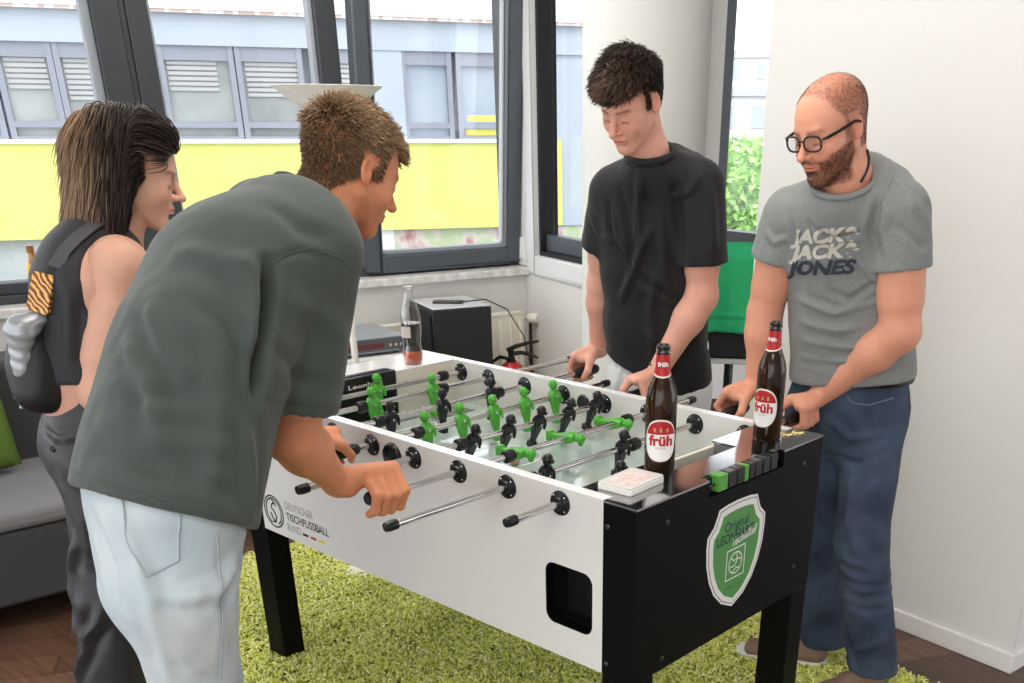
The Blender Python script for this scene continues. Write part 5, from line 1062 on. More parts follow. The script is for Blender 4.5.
def neck_ring(nb, nd, r, tube, m, parent, name='collar', sq=1.0):
    nd = unit(nd); a = unit(np.cross(nd, [0.3, 1, 0.1])); b = np.cross(nd, a); pts = [tuple(nb+(a*math.cos(t)+b*math.sin(t))*r) for t in np.linspace(0, 2*PI, 49)]
    bb = MB(Matrix.Translation(-Vector(parent.location))); bb.tube(pts, tube, 10, cap=False); return bb.build(name, m, parent, angle=80)
def headgroup(Hc, Hm, sdf, nb, neck_r, scale=1.05, tint=None, h=0.0027, low=0.20, traps=()):
    """head and neck in head space, then to the world; nb = base of the neck in the world"""
    inv = Hm.T; L = lambda p: (inv@(np.asarray(p, float)-Hc))/scale
    n0 = L(nb); sdf.ecap((-0.028, 0, -0.035), n0*0.55+np.array([-0.020, 0, -0.06])*0.45, (neck_r*0.92, neck_r), (neck_r*0.95, neck_r), (0, 1, 0), 0.03); sdf.cap(n0*0.55+np.array([-0.020, 0, -0.06])*0.45, n0, neck_r, neck_r*1.12, 0.03)
    for p, r in traps: sdf.cap(n0, L(p), neck_r*1.0, r, 0.04)
    V, F = sdf.mesh(h); V = relax(V, F, 1, 0.35); T_ = face_tint(V, **(tint or {})); W = (V*scale)@Hm.T+Hc
    return V, F, T_, W, (Hm*scale, Hc)
SK_A = skin_mat('skin_tanned', (0.70, 0.29, 0.15)); SK_B = skin_mat('skin_light_olive', (0.68, 0.38, 0.27)); SK_C = skin_mat('skin_fair', (0.76, 0.39, 0.29)); SK_D = skin_mat('skin_pink', (0.76, 0.35, 0.23))

def surf_at(V, F, pts, off=0.002):
    """points on a garment under photo coordinates"""
    N_ = normals(V, F); q, z = pix(V); face = ((V-CAM)*N_).sum(1) < 0; out = []
    for p in pts:
        dd = np.hypot(q[:, 0]-p[0], q[:, 1]-p[1]); c = np.where(face & (dd < 9))[0]
        if len(c) == 0: c = np.argsort(dd)[:4]
        c = c[z[c] < z[c].min()+0.05]; wgt = 1/(dd[c]+0.3)**2; out.append((V[c]*wgt[:, None]).sum(0)/wgt.sum()+unit((N_[c]*wgt[:, None]).sum(0))*off)
    return out
def seam(name, V, F, pts, r, m, parent, off=0.0015):
    dense = []
    for a, b_ in zip(pts[:-1], pts[1:]):
        n = max(2, int(math.hypot(a[0]-b_[0], a[1]-b_[1])/6)); dense += [(a[0]+(b_[0]-a[0])*i/n, a[1]+(b_[1]-a[1])*i/n) for i in range(n)]
    dense.append(pts[-1]); P3 = surf_at(V, F, dense, off); b = MB(Matrix.Translation(-Vector(parent.location))); b.tube([tuple(p) for p in P3], r, 6); return b.build(name, m, parent, angle=80)
# ================================================================= the man in front, dark green shirt
pa = empty('person', (-0.44, -0.76, 0), 0, 'person in a dark green t-shirt and light jeans leaning over the table', 'person')
fA = unit(np.array([0.30, 0.95, 0])); sA = left_of(fA)
RS, LS = J(316, 250, 1.92), J(262, 222, 2.25); EL, WR = J(291, 434, 1.96), V3(-0.562, -0.328, 0.918); G = V3(-0.544, -0.240, 0.866)
stA = [(J(160, 545, 1.79), sA, 0.178, 0.138), (J(166, 500, 1.80), sA, 0.180, 0.138), (J(182, 425, 1.84), sA, 0.172, 0.132), (J(203, 350, 1.89), sA, 0.172, 0.128), (J(236, 282, 1.96), sA, 0.180, 0.122), (J(268, 240, 2.03), sA, 0.150, 0.095)]
nbA = J(303, 205, 2.075); Hc = J(352, 169, 2.145); HmA = head_frame(0.74*RI+0.67*FI, 26, 0)
axA = unit(stA[3][0]-stA[0][0]); hemA = J(157, 506, 1.80)
LEa, LWa = J(297, 385, 2.38), V3(-0.862, -0.190, 0.925)
ts = tee_sdf(stA, nbA, Hc-nbA, RS, LS, J(281, 434, 1.94), LEa, (0.272, 0.27), hemA, -axA+np.array([0.0, 0.0, 0.0]), sr=0.080, so=0.096, neck_r=0.068)
TEE_A = mat('dark_green_cotton', (0.052, 0.066, 0.058), 0.85, sheen=0.15)
fo = [([(128, 340), (150, 380), (160, 440)], 0.016, 0.008), ([(150, 300), (165, 350), (200, 380)], 0.018, 0.007), ([(268, 262), (266, 300), (260, 350), (256, 400)], 0.010, -0.020), ([(238, 250), (250, 300), (248, 360)], 0.02, 0.008), ([(215, 330), (222, 400), (215, 460), (212, 500)], 0.02, 0.006), ([(190, 300), (235, 330), (250, 380)], 0.014, -0.005),
      ([(100, 420), (150, 440), (230, 450)], 0.016, 0.005), ([(95, 450), (160, 470), (240, 500)], 0.014, -0.005), ([(245, 420), (250, 470), (250, 520)], 0.014, 0.006), ([(270, 205), (300, 230), (330, 240)], 0.014, -0.004), ([(285, 300), (320, 310), (345, 340)], 0.018, 0.004), ([(275, 350), (300, 380), (340, 390)], 0.014, -0.004), ([(180, 250), (220, 260), (262, 268)], 0.016, 0.004), ([(120, 390), (140, 400), (200, 392)], 0.013, -0.005), ([(270, 262), (300, 250), (340, 262)], 0.006, -0.002)]
tA, AV, AF = cloth('t_shirt', ts, 0.0054, TEE_A, pa, fo, (0.0022, 13), 3)
neck_ring(nbA+unit(Hc-nbA)*0.010-np.array([0, 0, 0.004]), unit(Hc-nbA)+np.array([0.0, 0.0, 0.35]), 0.068, 0.0065, TEE_A, pa)
# head, arms
V, F, T_, W, MA = headgroup(Hc, HmA, head_sdf(jaw=1.03), nbA-np.array([0, 0, 0.03]), 0.062, 0.865, dict(stub=0.35, stubcol=(0.62, 0.50, 0.42), brow=(0.5, 0.36, 0.26)))
armR = arm(RS, EL, WR, (0.056, 0.050, 0.049, 0.031), FI); armR.ecap(WR, WR+(G-WR)*0.25, (0.033, 0.027), (0.032, 0.025), FI, 0.02)
grip(armR, G, (0, 1, 0), (-0.35, 0, 1), (1, 0, 0.2), G+V3(-0.018, -0.084, 0.052), 1.20)
armL = arm(LS, LEa, LWa, (0.054, 0.046, 0.046, 0.029), FI); GL = V3(-0.874, -0.128, 0.868); grip(armL, GL, (0, 1, 0), (0.35, 0, 1), (-1, 0, 0.2), GL+V3(0.012, -0.066, 0.05), 1.0)
a1 = armR.mesh(0.0042, lo=np.minimum(EL, G)-0.1, hi=np.maximum(RS*0.45+EL*0.55, G)+0.09); a2 = armL.mesh(0.005, lo=np.minimum(LEa, GL)-0.12, hi=np.maximum(LEa, GL)+0.10)
tz = SDF(); tz.cap(stA[1][0], stA[3][0], 0.08, 0.09, 0.03); tz.cap(stA[3][0], nbA-np.array([0, 0, 0.04]), 0.10, 0.05, 0.03); tz.cap(RS, LS, 0.05, 0.05, 0.03); tz.cap(RS, RS*0.4+EL*0.6, 0.052, 0.05, 0.02); tz.cap(LS, LS*0.4+LEa*0.6, 0.05, 0.046, 0.02); t_ = tz.mesh(0.012)
bV, bF, bT = merge((W, F, T_), (relax(*a1, 1), a1[1], hand_tint(a1[0], [G+V3(0.04, 0.03, 0.01)])), (relax(*a2, 1), a2[1], None), (*t_, None)); mesh_obj('body', bV, bF, SK_A, pa, bT)
for nm_, pts_ in (('hem_seam', [(68, 468), (110, 484), (150, 497), (200, 513), (246, 526)]), ('sleeve_seam', [(262, 398), (300, 402), (342, 407)]), ('shoulder_seam', [(268, 268), (285, 255), (310, 248), (340, 258), (356, 275)])):
    o = seam(nm_, AV, AF, pts_, 0.0014, TEE_A, pa, 0.0006); o.parent = tA
# hair: short, light brown, brushed forward
HA = hair_mat('light_brown_hair', (0.12, 0.070, 0.038), (0.30, 0.19, 0.105), (0.58, 0.42, 0.26))
def hairline(front=0.056, side=0.004, nape=-0.058, sideburn=-0.012):
    def mk(P):
        x, y, z = P.T; ang = np.arctan2(np.abs(y), x); zz = np.where(x > 0.030, front+(x-0.085)*-0.28, np.where(x > -0.022, side+np.clip(x-0.012, 0, 1)*1.4, nape+np.clip(x+0.075, 0, 1)*0.9)); zz = np.where((x > 0.004) & (x < 0.028) & (np.abs(y) > 0.05), sideburn, zz)
        return (z > zz) & ~((np.abs(y) > 0.0745) & (x > -0.032) & (x < 0.012) & (z < 0.034))
    return mk
def cap_sdf(grow, z0, cut):
    s = SDF(); s.ell((-0.016, 0, 0.035), (0.098+grow, 0.076+grow, 0.084+grow), 0.02); s.ell((0.024, 0, 0.026), (0.066+grow*0.8, 0.066+grow*0.8, 0.075+grow*0.8), 0.03); s.ell((-0.045, 0, -0.012), (0.056+grow, 0.060+grow*0.7, 0.062), 0.03)
    for c, n in cut: s.half(c, n, (-0.3, -0.3, -0.3), (0.3, 0.3, 0.3), 0.008)
    return s
def skull_push(grow):
    def f(p, t):
        c = np.array([-0.010, 0, 0.028]); r = np.array([0.100, 0.078, 0.090])+grow*(0.6+0.4*t); q = (p-c)/r; k = np.linalg.norm(q, axis=1); m = (k < 1) & (p[:, 2] > -0.03); p = p.copy(); p[m] = c+(q[m]/k[m][:, None])*r; return p
    return f
mk = hairline(0.060, 0.004, -0.072)
P_, N_ = sample_surface(V, F, mk, 9000)
def flowA(p):
    c = np.array([-0.085, 0.012, 0.075]); d = p-c; d = d/np.linalg.norm(d, axis=1)[:, None]; d[:, 2] -= 0.25; return d
strands('hair', P_, N_, flowA, np.where(P_[:, 2] > 0.05, 0.026, 0.014)*np.clip(1+(P_[:, 2]+0.02)*4, 0.5, 1.1), 6, 0.0012, HA, pa, MA, 0.2, 0.5, 0.34, 0.12, skull_push(0.004), lambda r: 0.42+0.3*np.clip((r[:, 2]-0.05)/0.06, -1, 1)+0.12*np.sin(r[:, 0]*70+r[:, 1]*50))
scalp_cap(V, F, mk, 0.0035, HA, 0.28, bpy.data.objects['hair'], MA)
# jeans
JN = mat('light_blue_denim', (0.42, 0.50, 0.54), 0.85, noise=(7, (0.54, 0.59, 0.60), 5), bump=(900, 0.25, 0.0006))
hr, hl_ = stA[0][0]-sA*0.088, stA[0][0]+sA*0.074+fA*0.02; kr = J(212, 745, 1.80); kl = J(206, 740, 2.00)
j = SDF(); j.ecap(stA[1][0]+np.array([0, 0, 0.0]), stA[0][0]-np.array([0, 0, 0.06]), (0.176, 0.130), (0.150, 0.112), sA, 0.05, p=2.2)
legs = [(hr-np.array([0, 0, 0.05]), kr, V3(kr[0]-0.02, kr[1]-0.08, 0.06)), (hl_-np.array([0, 0, 0.05]), kl, V3(kl[0]-0.02, kl[1]-0.06, 0.06))]
for a, b_, c in legs: j.cap(a, b_, 0.090, 0.078, 0.04); j.cap(b_, c, 0.078, 0.072, 0.04)
j.half(stA[1][0]+axA*0.03, axA, stA[1][0]-0.3, stA[1][0]+0.3)
for a, b_, c in legs: j.cyl((c[0], c[1], -0.05), (c[0], c[1], 0.05), 0.2)
foj = [([(118, 500), (150, 600), (170, 683)], 0.012, 0.005), ([(215, 545), (222, 600), (218, 683)], 0.006, -0.002), ([(130, 560), (160, 620), (190, 670)], 0.02, 0.006), ([(235, 560), (215, 590), (190, 600)], 0.015, 0.005), ([(245, 545), (225, 600), (235, 660)], 0.012, -0.004), ([(95, 520), (110, 570), (135, 640)], 0.014, -0.006), ([(150, 590), (180, 600), (205, 590)], 0.012, 0.004)]
_, JV, JF = cloth('jeans', j, 0.0075, JN, pa, foj, (0.0025, 16), 2)
ST = mat('denim_stitching', (0.40, 0.46, 0.50), 0.8)
pk = seam('back_pocket', JV, JF, [(122, 492), (128, 540), (146, 577), (178, 560), (179, 515)], 0.0022, ST, pa)
seam('side_seam', JV, JF, [(216, 535), (222, 600), (220, 680)], 0.0018, ST, pa)
def shoe(name, heel, toe, m, msole, parent, w_=0.048, hgt=0.075, z0=0.0):
    heel = np.array([heel[0], heel[1], 0.0]); toe = np.array([toe[0], toe[1], 0.0]); d = unit(toe-heel); L = np.linalg.norm(toe-heel); sd = left_of(d); z = lambda q: np.array([0, 0, q+z0])
    s = SDF(); s.ecap(heel+d*0.045+z(0.045), heel+d*(L*0.45)+z(0.042), (w_*0.82, 0.038), (w_*0.9, 0.036), sd, 0.02); s.ecap(heel+d*(L*0.45)+z(0.038), toe-d*0.050+z(0.030), (w_*0.9, 0.032), (w_, 0.022), sd, 0.02); s.cap(heel+d*0.05+z(0.05), heel+d*0.07+z(0.085), 0.038, 0.036, 0.02)
    s.half((0, 0, 0.018+z0), (0, 0, -1), heel-0.5, heel+0.5); V_, F_ = s.mesh(0.006); o = mesh_obj(name, relax(V_, F_, 1), F_, m, parent)
    s = SDF(); s.ecap(heel+d*0.045+z(0.012), heel+d*(L*0.5)+z(0.012), (w_*0.90, 0.05), (w_*0.88, 0.05), sd, 0.03); s.ecap(heel+d*(L*0.5)+z(0.012), toe-d*0.050+z(0.012), (w_*0.9, 0.05), (w_*1.05, 0.05), sd, 0.03); s.half((0, 0, 0.024+z0), (0, 0, 1), heel-0.5, heel+0.5); s.half((0, 0, 0.001+z0), (0, 0, -1), heel-0.5, heel+0.5)
    V_, F_ = s.mesh(0.006); sh_ = mesh_obj('sole', V_, F_, msole, parent); sh_.parent = o; return o
WS = mat('white_rubber_sole', (0.80, 0.78, 0.74), 0.6)
for _, kk, c in legs: shoe('shoe', c-fA*0.08, c+fA*0.20, mat('white_trainer', (0.75, 0.75, 0.75), 0.6), WS, pa, z0=0.002)
# ================================================================= the tall young man in black behind the table
pc = empty('person', (-0.84, 1.18, 0), 0, 'person in a black t-shirt and white jeans with tousled dark hair, gripping two rods', 'person')
fC = unit(-0.92*FI-0.36*RI); sC = left_of(fC)
RSc, LSc = J(611, 192, 3.24), J(702, 184, 3.13); nbC = J(656, 163, 3.17); HcC = J(631, 101, 3.06); HmC = head_frame(-0.80*FI-0.62*RI, 30, -4)
Gr, Gl = V3(-1.039, 1.01, 0.868), V3(-0.709, 0.885, 0.868)
Wr, Wl = Gr+V3(-0.005, 0.070, 0.055), Gl+V3(0.01, 0.070, 0.052); ERc, ELc = J(602, 282, 3.35), J(702, 296, 3.13)
stC = [(J(658, 388, 3.30), sC, 0.168, 0.112), (J(657, 372, 3.30), sC, 0.168, 0.112), (J(655, 320, 3.28), sC, 0.155, 0.108), (J(655, 270, 3.25), sC, 0.160, 0.112), (J(656, 222, 3.22), sC, 0.172, 0.112), (J(655, 198, 3.19), sC, 0.140, 0.085)]
hemC = J(657, 374, 3.30)
ndC = unit(np.array([0, 0, 1.0])+fC*0.34); nrC = J(651, 157, 3.13)
ts = tee_sdf(stC, nrC, ndC, RSc, LSc, ERc, ELc, (0.170, 0.215), hemC, np.array([0, 0, -1])-0.42*sC, sr=0.066, so=0.078, neck_r=0.064, sh_r=0.050, extra=((J(672, 166, 3.26), J(690, 176, 3.2), 0.062),))
TEE_C = mat('black_cotton', (0.0075, 0.0075, 0.009), 0.75, sheen=0.06)
fo = [([(640, 175), (637, 210), (640, 250)], 0.012, 0.007), ([(655, 185), (662, 230), (668, 300)], 0.014, 0.007), ([(620, 190), (628, 230), (632, 260)], 0.010, -0.006), ([(675, 180), (680, 220), (684, 262)], 0.014, -0.009), ([(650, 230), (635, 265), (622, 300)], 0.012, 0.008), ([(660, 260), (650, 310), (655, 360)], 0.014, 0.006), ([(700, 170), (712, 200), (715, 250)], 0.014, 0.005), ([(590, 215), (600, 235), (618, 240)], 0.009, 0.004), ([(670, 200), (690, 190), (700, 175)], 0.010, 0.004), ([(612, 240), (640, 280), (680, 300)], 0.012, -0.006), ([(640, 330), (665, 345), (700, 340)], 0.012, 0.004), ([(608, 200), (612, 235), (616, 242)], 0.009, -0.006)]
tC, CV, CF_ = cloth('t_shirt', ts, 0.0054, TEE_C, pc, fo, (0.0022, 14), 3)
neck_ring(nrC+ndC*0.010, ndC, 0.067, 0.0100, TEE_C, pc)
for nm_, pts_ in (('sleeve_seam', [(688, 255), (705, 257), (724, 256)]), ('sleeve_seam', [(592, 236), (605, 238), (618, 236)]), ('shoulder_seam', [(688, 165), (682, 195), (684, 225), (688, 250)])):
    o = seam(nm_, CV, CF_, pts_, 0.0013, TEE_C, pc, 0.0006); o.parent = tC
V, F, T_, W, MC = headgroup(HcC, HmC, head_sdf(jaw=0.95, face=0.94, cheek=0.95), nbC-np.array([0, 0, 0.05]), 0.060, 0.91, dict(flush=0.16, lips=(0.84, 0.40, 0.40), brow=(0.22, 0.15, 0.11)))
aR = arm(RSc, ERc, Wr, (0.050, 0.043, 0.043, 0.029), RI); grip(aR, Gr, (0, -1, 0), (0.1, 0.3, 1), (-1, 0, 0.1), Wr, 1.03)
aL = arm(LSc, ELc, Wl, (0.050, 0.044, 0.044, 0.029), RI); grip(aL, Gl, (0, -1, 0), (-0.1, 0.3, 1), (1, 0, 0.1), Wl, 1.03)
a1 = aR.mesh(0.0048, lo=np.minimum(ERc, Gr)-0.1, hi=np.maximum(RSc*0.5+ERc*0.5, np.maximum(ERc, Gr))+0.08); a2 = aL.mesh(0.0048, lo=np.minimum(ELc, Gl)-0.1, hi=np.maximum(LSc*0.5+ELc*0.5, Gl)+0.08)
def inner(st, nb, RS_, LS_, Er, El, k=0.09):
    tz = SDF(); tz.cap(st[1][0], st[3][0], k, k, 0.03); tz.cap(st[3][0], nb-np.array([0, 0, 0.06]), k, 0.05, 0.03); tz.cap(RS_, LS_, 0.045, 0.045, 0.03); tz.cap(RS_, RS_*0.45+Er*0.55, 0.046, 0.046, 0.02); tz.cap(LS_, LS_*0.45+El*0.55, 0.046, 0.046, 0.02); return (*tz.mesh(0.012), None)
bV, bF, bT = merge((W, F, T_), (relax(*a1, 1), a1[1], None), (relax(*a2, 1), a2[1], None), inner(stC, nbC, RSc, LSc, ERc, ELc)); mesh_obj('body', bV, bF, SK_C, pc, bT)
HC = hair_mat('dark_brown_hair', (0.012, 0.008, 0.006), (0.045, 0.028, 0.020), (0.20, 0.12, 0.075))
mk = hairline(0.050, 0.010, -0.050, -0.006); P_, N_ = sample_surface(V, F, mk, 9000)
def flowC(p):
    d = np.stack([0.9+0*p[:, 0], 0.35*np.sin(p[:, 0]*40)+p[:, 1]*4, -0.10-3.0*np.clip(p[:, 0]-0.02, 0, 1)-6*np.clip(0.06-p[:, 2], 0, 1)], 1); d[p[:, 0] < -0.03] *= np.array([0.3, 1, 1]); return d/np.linalg.norm(d, axis=1)[:, None]
topw = np.clip((P_[:, 2]-0.030)/0.05, 0, 1)*np.clip((P_[:, 0]+0.10)/0.05, 0, 1)
strands('hair', P_, N_, flowC, 0.013+0.036*topw, 9, 0.00135, HC, pc, MC, 0.25, 1.05, 0.30, 0.55, skull_push(0.006), lambda r: 0.38+0.34*np.clip((r[:, 0]-0.01)/0.06, -1, 1)*np.clip((r[:, 2]-0.03)/0.04, 0, 1)+0.12*np.sin(r[:, 1]*90+r[:, 0]*40))
scalp_cap(V, F, mk, 0.0050, HC, 0.12, [c for c in pc.children if c.name.startswith('hair')][0], MC)
# white jeans
JW = mat('white_denim', (0.74, 0.76, 0.78), 0.85, bump=(900, 0.25, 0.0006)); hp = J(658, 398, 3.30); hp = np.array([hp[0], hp[1], 0.90])
def trousers(name, hp, side, knees, ankles, rs, m, parent, top, folds=(), h=0.0075, hiprx=(0.158, 0.108), low=0.03, noise=(0.0022, 18)):
    j = SDF(); j.ecap(np.array([hp[0], hp[1], top]), np.array([hp[0], hp[1], hp[2]-0.06]), hiprx, (hiprx[0]*1.04, hiprx[1]*1.08), side, 0.05, p=2.2)
    for sg, k_, a_ in ((-1, knees[0], ankles[0]), (1, knees[1], ankles[1])):
        h_ = np.array([hp[0], hp[1], hp[2]-0.06])+side*sg*0.082; j.cap(h_, k_, rs[0], rs[1], 0.04); j.cap(k_, a_, rs[1], rs[2], 0.03)
        j.cyl((a_[0], a_[1], -0.2), (a_[0], a_[1], a_[2]), 0.12); j.cyl((a_[0], a_[1], a_[2]-0.02), (a_[0], a_[1], a_[2]+0.04), rs[2]-0.012)
    j.half((0, 0, top), (0, 0, 1), (hp[0]-0.4, hp[1]-0.4, top-0.1), (hp[0]+0.4, hp[1]+0.4, top+0.3))
    return cloth(name, j, h, m, parent, folds, noise, 2)
knC = (np.array([hp[0], hp[1], 0.50])-sC*0.13+fC*0.03, np.array([hp[0], hp[1], 0.50])+sC*0.13+fC*0.03); anC = (np.array([hp[0], hp[1], 0.075])-sC*0.17-fC*0.03, np.array([hp[0], hp[1], 0.075])+sC*0.17-fC*0.03)
trousers('jeans', hp, sC, knC, anC, (0.088, 0.070, 0.066), JW, pc, 0.99, [([(612, 360), (640, 380), (668, 392)], 0.010, -0.004), ([(625, 350), (618, 380), (615, 395)], 0.010, 0.005)])
for a_ in anC: shoe('shoe', a_-fC*0.06, a_+fC*0.22, mat('white_trainer', (0.75, 0.75, 0.75), 0.6), WS, pc)
# watch strap and thread on the wrists
def band(name, c, ax_, rx, ry, side, tube, m, parent):
    ax_ = unit(ax_); a = unit(np.asarray(side)-(np.asarray(side)@ax_)*ax_); b_ = np.cross(ax_, a); pts = [tuple(np.asarray(c)+a*rx*math.cos(t)+b_*ry*math.sin(t)) for t in np.linspace(0, 2*PI, 33)]
    bb = MB(Matrix.Translation(-Vector(parent.location))); bb.tube(pts, tube, 8, cap=False); return bb.build(name, m, parent, angle=80)
band('bracelet', Wr*0.93+ERc*0.07, Wr-ERc, 0.033, 0.027, RI, 0.0018, mat('pale_thread', (0.75, 0.68, 0.55), 0.7), pc)
band('bracelet', Wl*0.95+ELc*0.05, Wl-ELc, 0.034, 0.028, RI, 0.0022, mat('dark_thread', (0.06, 0.03, 0.03), 0.7), pc)

# ================================================================= the man in grey with glasses, right
pd_ = empty('person', (-0.10, 1.15, 0), 0, 'person in a grey printed t-shirt and blue jeans with glasses, beard and shaved head', 'person')
fD = unit(-0.90*FI-0.42*RI); sD = left_of(fD)
RSd, LSd = J(789, 216, 2.90), J(902, 212, 2.80); nbD = J(852, 184, 2.83); HcD = J(831, 127, 2.755); HmD = head_frame(-0.58*FI-0.82*RI, 20, 2)
G1, G2 = V3(-0.379, 0.925, 0.868), V3(-0.214, 0.975, 0.868); W1, W2 = G1+V3(0.02, 0.065, 0.055), G2+V3(0.035, 0.055, 0.052); ERd, ELd = J(765, 312, 2.95), J(900, 332, 2.80)
stD = [(J(852, 392, 2.99), sD, 0.165, 0.128), (J(852, 374, 2.98), sD, 0.165, 0.128), (J(852, 320, 2.95), sD, 0.160, 0.124), (J(852, 270, 2.92), sD, 0.166, 0.120), (J(850, 232, 2.88), sD, 0.172, 0.112), (J(848, 216, 2.85), sD, 0.142, 0.088)]
hemD = J(852, 378, 2.98)
ndD = unit(np.array([0, 0, 1.0])+fD*0.50); nrD = J(843, 187, 2.79)
ts = tee_sdf(stD, nrD, ndD, RSd, LSd, ERd, ELd, (0.112, 0.135), hemD, np.array([0.0, 0, -1])+0.10*sD, sr=0.070, so=0.078, neck_r=0.070, sh_r=0.052, extra=((J(866, 178, 2.90), J(886, 190, 2.86), 0.062),))
TEE_D = mat('grey_melange_cotton', (0.205, 0.220, 0.215), 0.85, noise=(260, (0.26, 0.27, 0.265), 3), sheen=0.15)
fo = [([(812, 225), (830, 238), (862, 232)], 0.009, -0.005), ([(790, 215), (800, 250), (803, 290)], 0.012, -0.006), ([(880, 200), (872, 230), (878, 262)], 0.012, -0.008), ([(800, 300), (835, 312), (890, 296)], 0.010, 0.006), ([(802, 322), (840, 330), (900, 316)], 0.010, 0.006), ([(805, 340), (850, 348), (905, 338)], 0.009, 0.005), ([(800, 355), (850, 362), (905, 352)], 0.009, 0.005), ([(830, 290), (850, 300), (880, 280)], 0.009, -0.005), ([(895, 180), (915, 205), (930, 225)], 0.012, 0.004), ([(815, 215), (822, 260), (830, 290)], 0.012, 0.004), ([(895, 225), (920, 245), (932, 240)], 0.009, -0.004), ([(765, 230), (775, 242), (788, 238)], 0.008, 0.004), ([(850, 240), (860, 262), (880, 285)], 0.010, 0.005)]
_, TV, TF = cloth('t_shirt', ts, 0.0054, TEE_D, pd_, fo, (0.0020, 16), 3)
neck_ring(nrD+ndD*0.016, ndD, 0.077, 0.0080, TEE_D, pd_)
t_obj = [c for c in pd_.children if c.name.startswith('t_shirt')][0]
for nm_, pts_ in (('sleeve_seam', [(884, 260), (905, 262), (928, 259)]), ('sleeve_seam', [(760, 243), (772, 246), (785, 244)]), ('shoulder_seam', [(893, 178), (880, 205), (880, 235), (884, 258)]), ('hem_seam', [(795, 366), (830, 376), (870, 377), (908, 366)])):
    o = seam(nm_, TV, TF, pts_, 0.0013, TEE_D, pd_, 0.0006); o.parent = t_obj
# printed lettering on the chest, laid over the cloth
from mathutils.bvhtree import BVHTree
bvh = BVHTree.FromPolygons([tuple(v) for v in TV], [tuple(f) for f in TF])
def print_on(txt, size, px0, px1, m, parent, name, bold=0.0, shear=0.0):
    vs, fs = text_data(txt, size, bold, shear); xs = [v[0] for v in vs]; ys_ = [v[1] for v in vs]
    me = bpy.data.meshes.new(name); me.from_pydata(vs, [], fs); bm = bmesh.new(); bm.from_mesh(me)
    for _ in range(3):
        bmesh.ops.subdivide_edges(bm, edges=[e for e in bm.edges if e.calc_length() > 0.010], cuts=1); bmesh.ops.triangulate(bm, faces=bm.faces)
    A, B_ = surf_at(TV, TF, [px0, px1], 0.0); ux = unit(B_-A); n = unit(fD+0.0); uy = unit(np.cross(-ux, n)); uy = uy if uy[2] > 0 else -uy; k = np.linalg.norm(B_-A)/(max(xs)-min(xs))
    for v in bm.verts:
        p = A+ux*(v.co.x-min(xs))*k+uy*v.co.y; o = Vector(p+n*0.25); hit = bvh.ray_cast(o, Vector(-n)); q = hit[0]+hit[1]*0.0030 if hit[0] is not None else Vector(p); v.co = q-Vector(parent.location)
    bm.to_mesh(me); bm.free(); me.materials.append(m); o = bpy.data.objects.new(name, me); COL.objects.link(o); return o
CP = mat('cream_print', (0.62, 0.60, 0.52), 0.7); NP = mat('dark_blue_print', (0.035, 0.042, 0.060), 0.7)
for txt, a_, b_, m_ in (('JACK&', (791, 243), (861, 239), CP), ('JACK&', (789, 259), (860, 255), CP), ('JONES', (787, 274), (858, 272), NP)):
    o = print_on(txt, 0.046, a_, b_, m_, pd_, 'chest_print', 0.0022, 0.30); o.parent = t_obj
V, F, T_, W, MD = headgroup(HcD, HmD, head_sdf(jaw=1.06, face=1.05, chin=0.002), nbD-np.array([0, 0, 0.05]), 0.066, 0.915,
    dict(stub=0.72, stubcol=(0.30, 0.22, 0.18), lips=(0.86, 0.50, 0.46), brow=(0.36, 0.26, 0.20), browk=0.6, buzz=((0.50, 0.40, 0.34), lambda v: 0.62*np.clip((v[:, 2]-np.where(v[:, 0] > 0.02, 0.014+(v[:, 0]-0.02)*1.8, np.where(v[:, 0] > -0.03, 0.004, -0.062)))/0.018, 0, 1)*np.clip((0.050-v[:, 0]+0.35*(v[:, 2]-0.05))/0.02, 0, 1)*(1-0.55*np.clip((v[:, 2]-0.085)/0.03, 0, 1)))))
aR = arm(RSd, ERd, W1, (0.052, 0.045, 0.045, 0.031), RI); grip(aR, G1, (0, -1, 0), (0.2, 0.3, 1), (-1, 0, 0.1), W1, 1.05)
aL = arm(LSd, ELd, W2, (0.056, 0.049, 0.049, 0.031), (0, 0, 1)); grip(aL, G2, (0, -1, 0), (0.3, 0.3, 1), (1, 0, 0.1), W2, 1.05)
a1 = aR.mesh(0.0048, lo=np.minimum(ERd, G1)-0.1, hi=np.maximum(RSd*0.6+ERd*0.4, G1)+0.10); a2 = aL.mesh(0.0048, lo=np.minimum(ELd, G2)-0.1, hi=np.maximum(LSd*0.6+ELd*0.4, np.maximum(ELd, G2))+0.09)
bV, bF, bT = merge((W, F, T_), (relax(*a1, 1), a1[1], None), (relax(*a2, 1), a2[1], None), inner(stD, nbD, RSd, LSd, ERd, ELd)); mesh_obj('body', bV, bF, SK_D, pd_, bT)
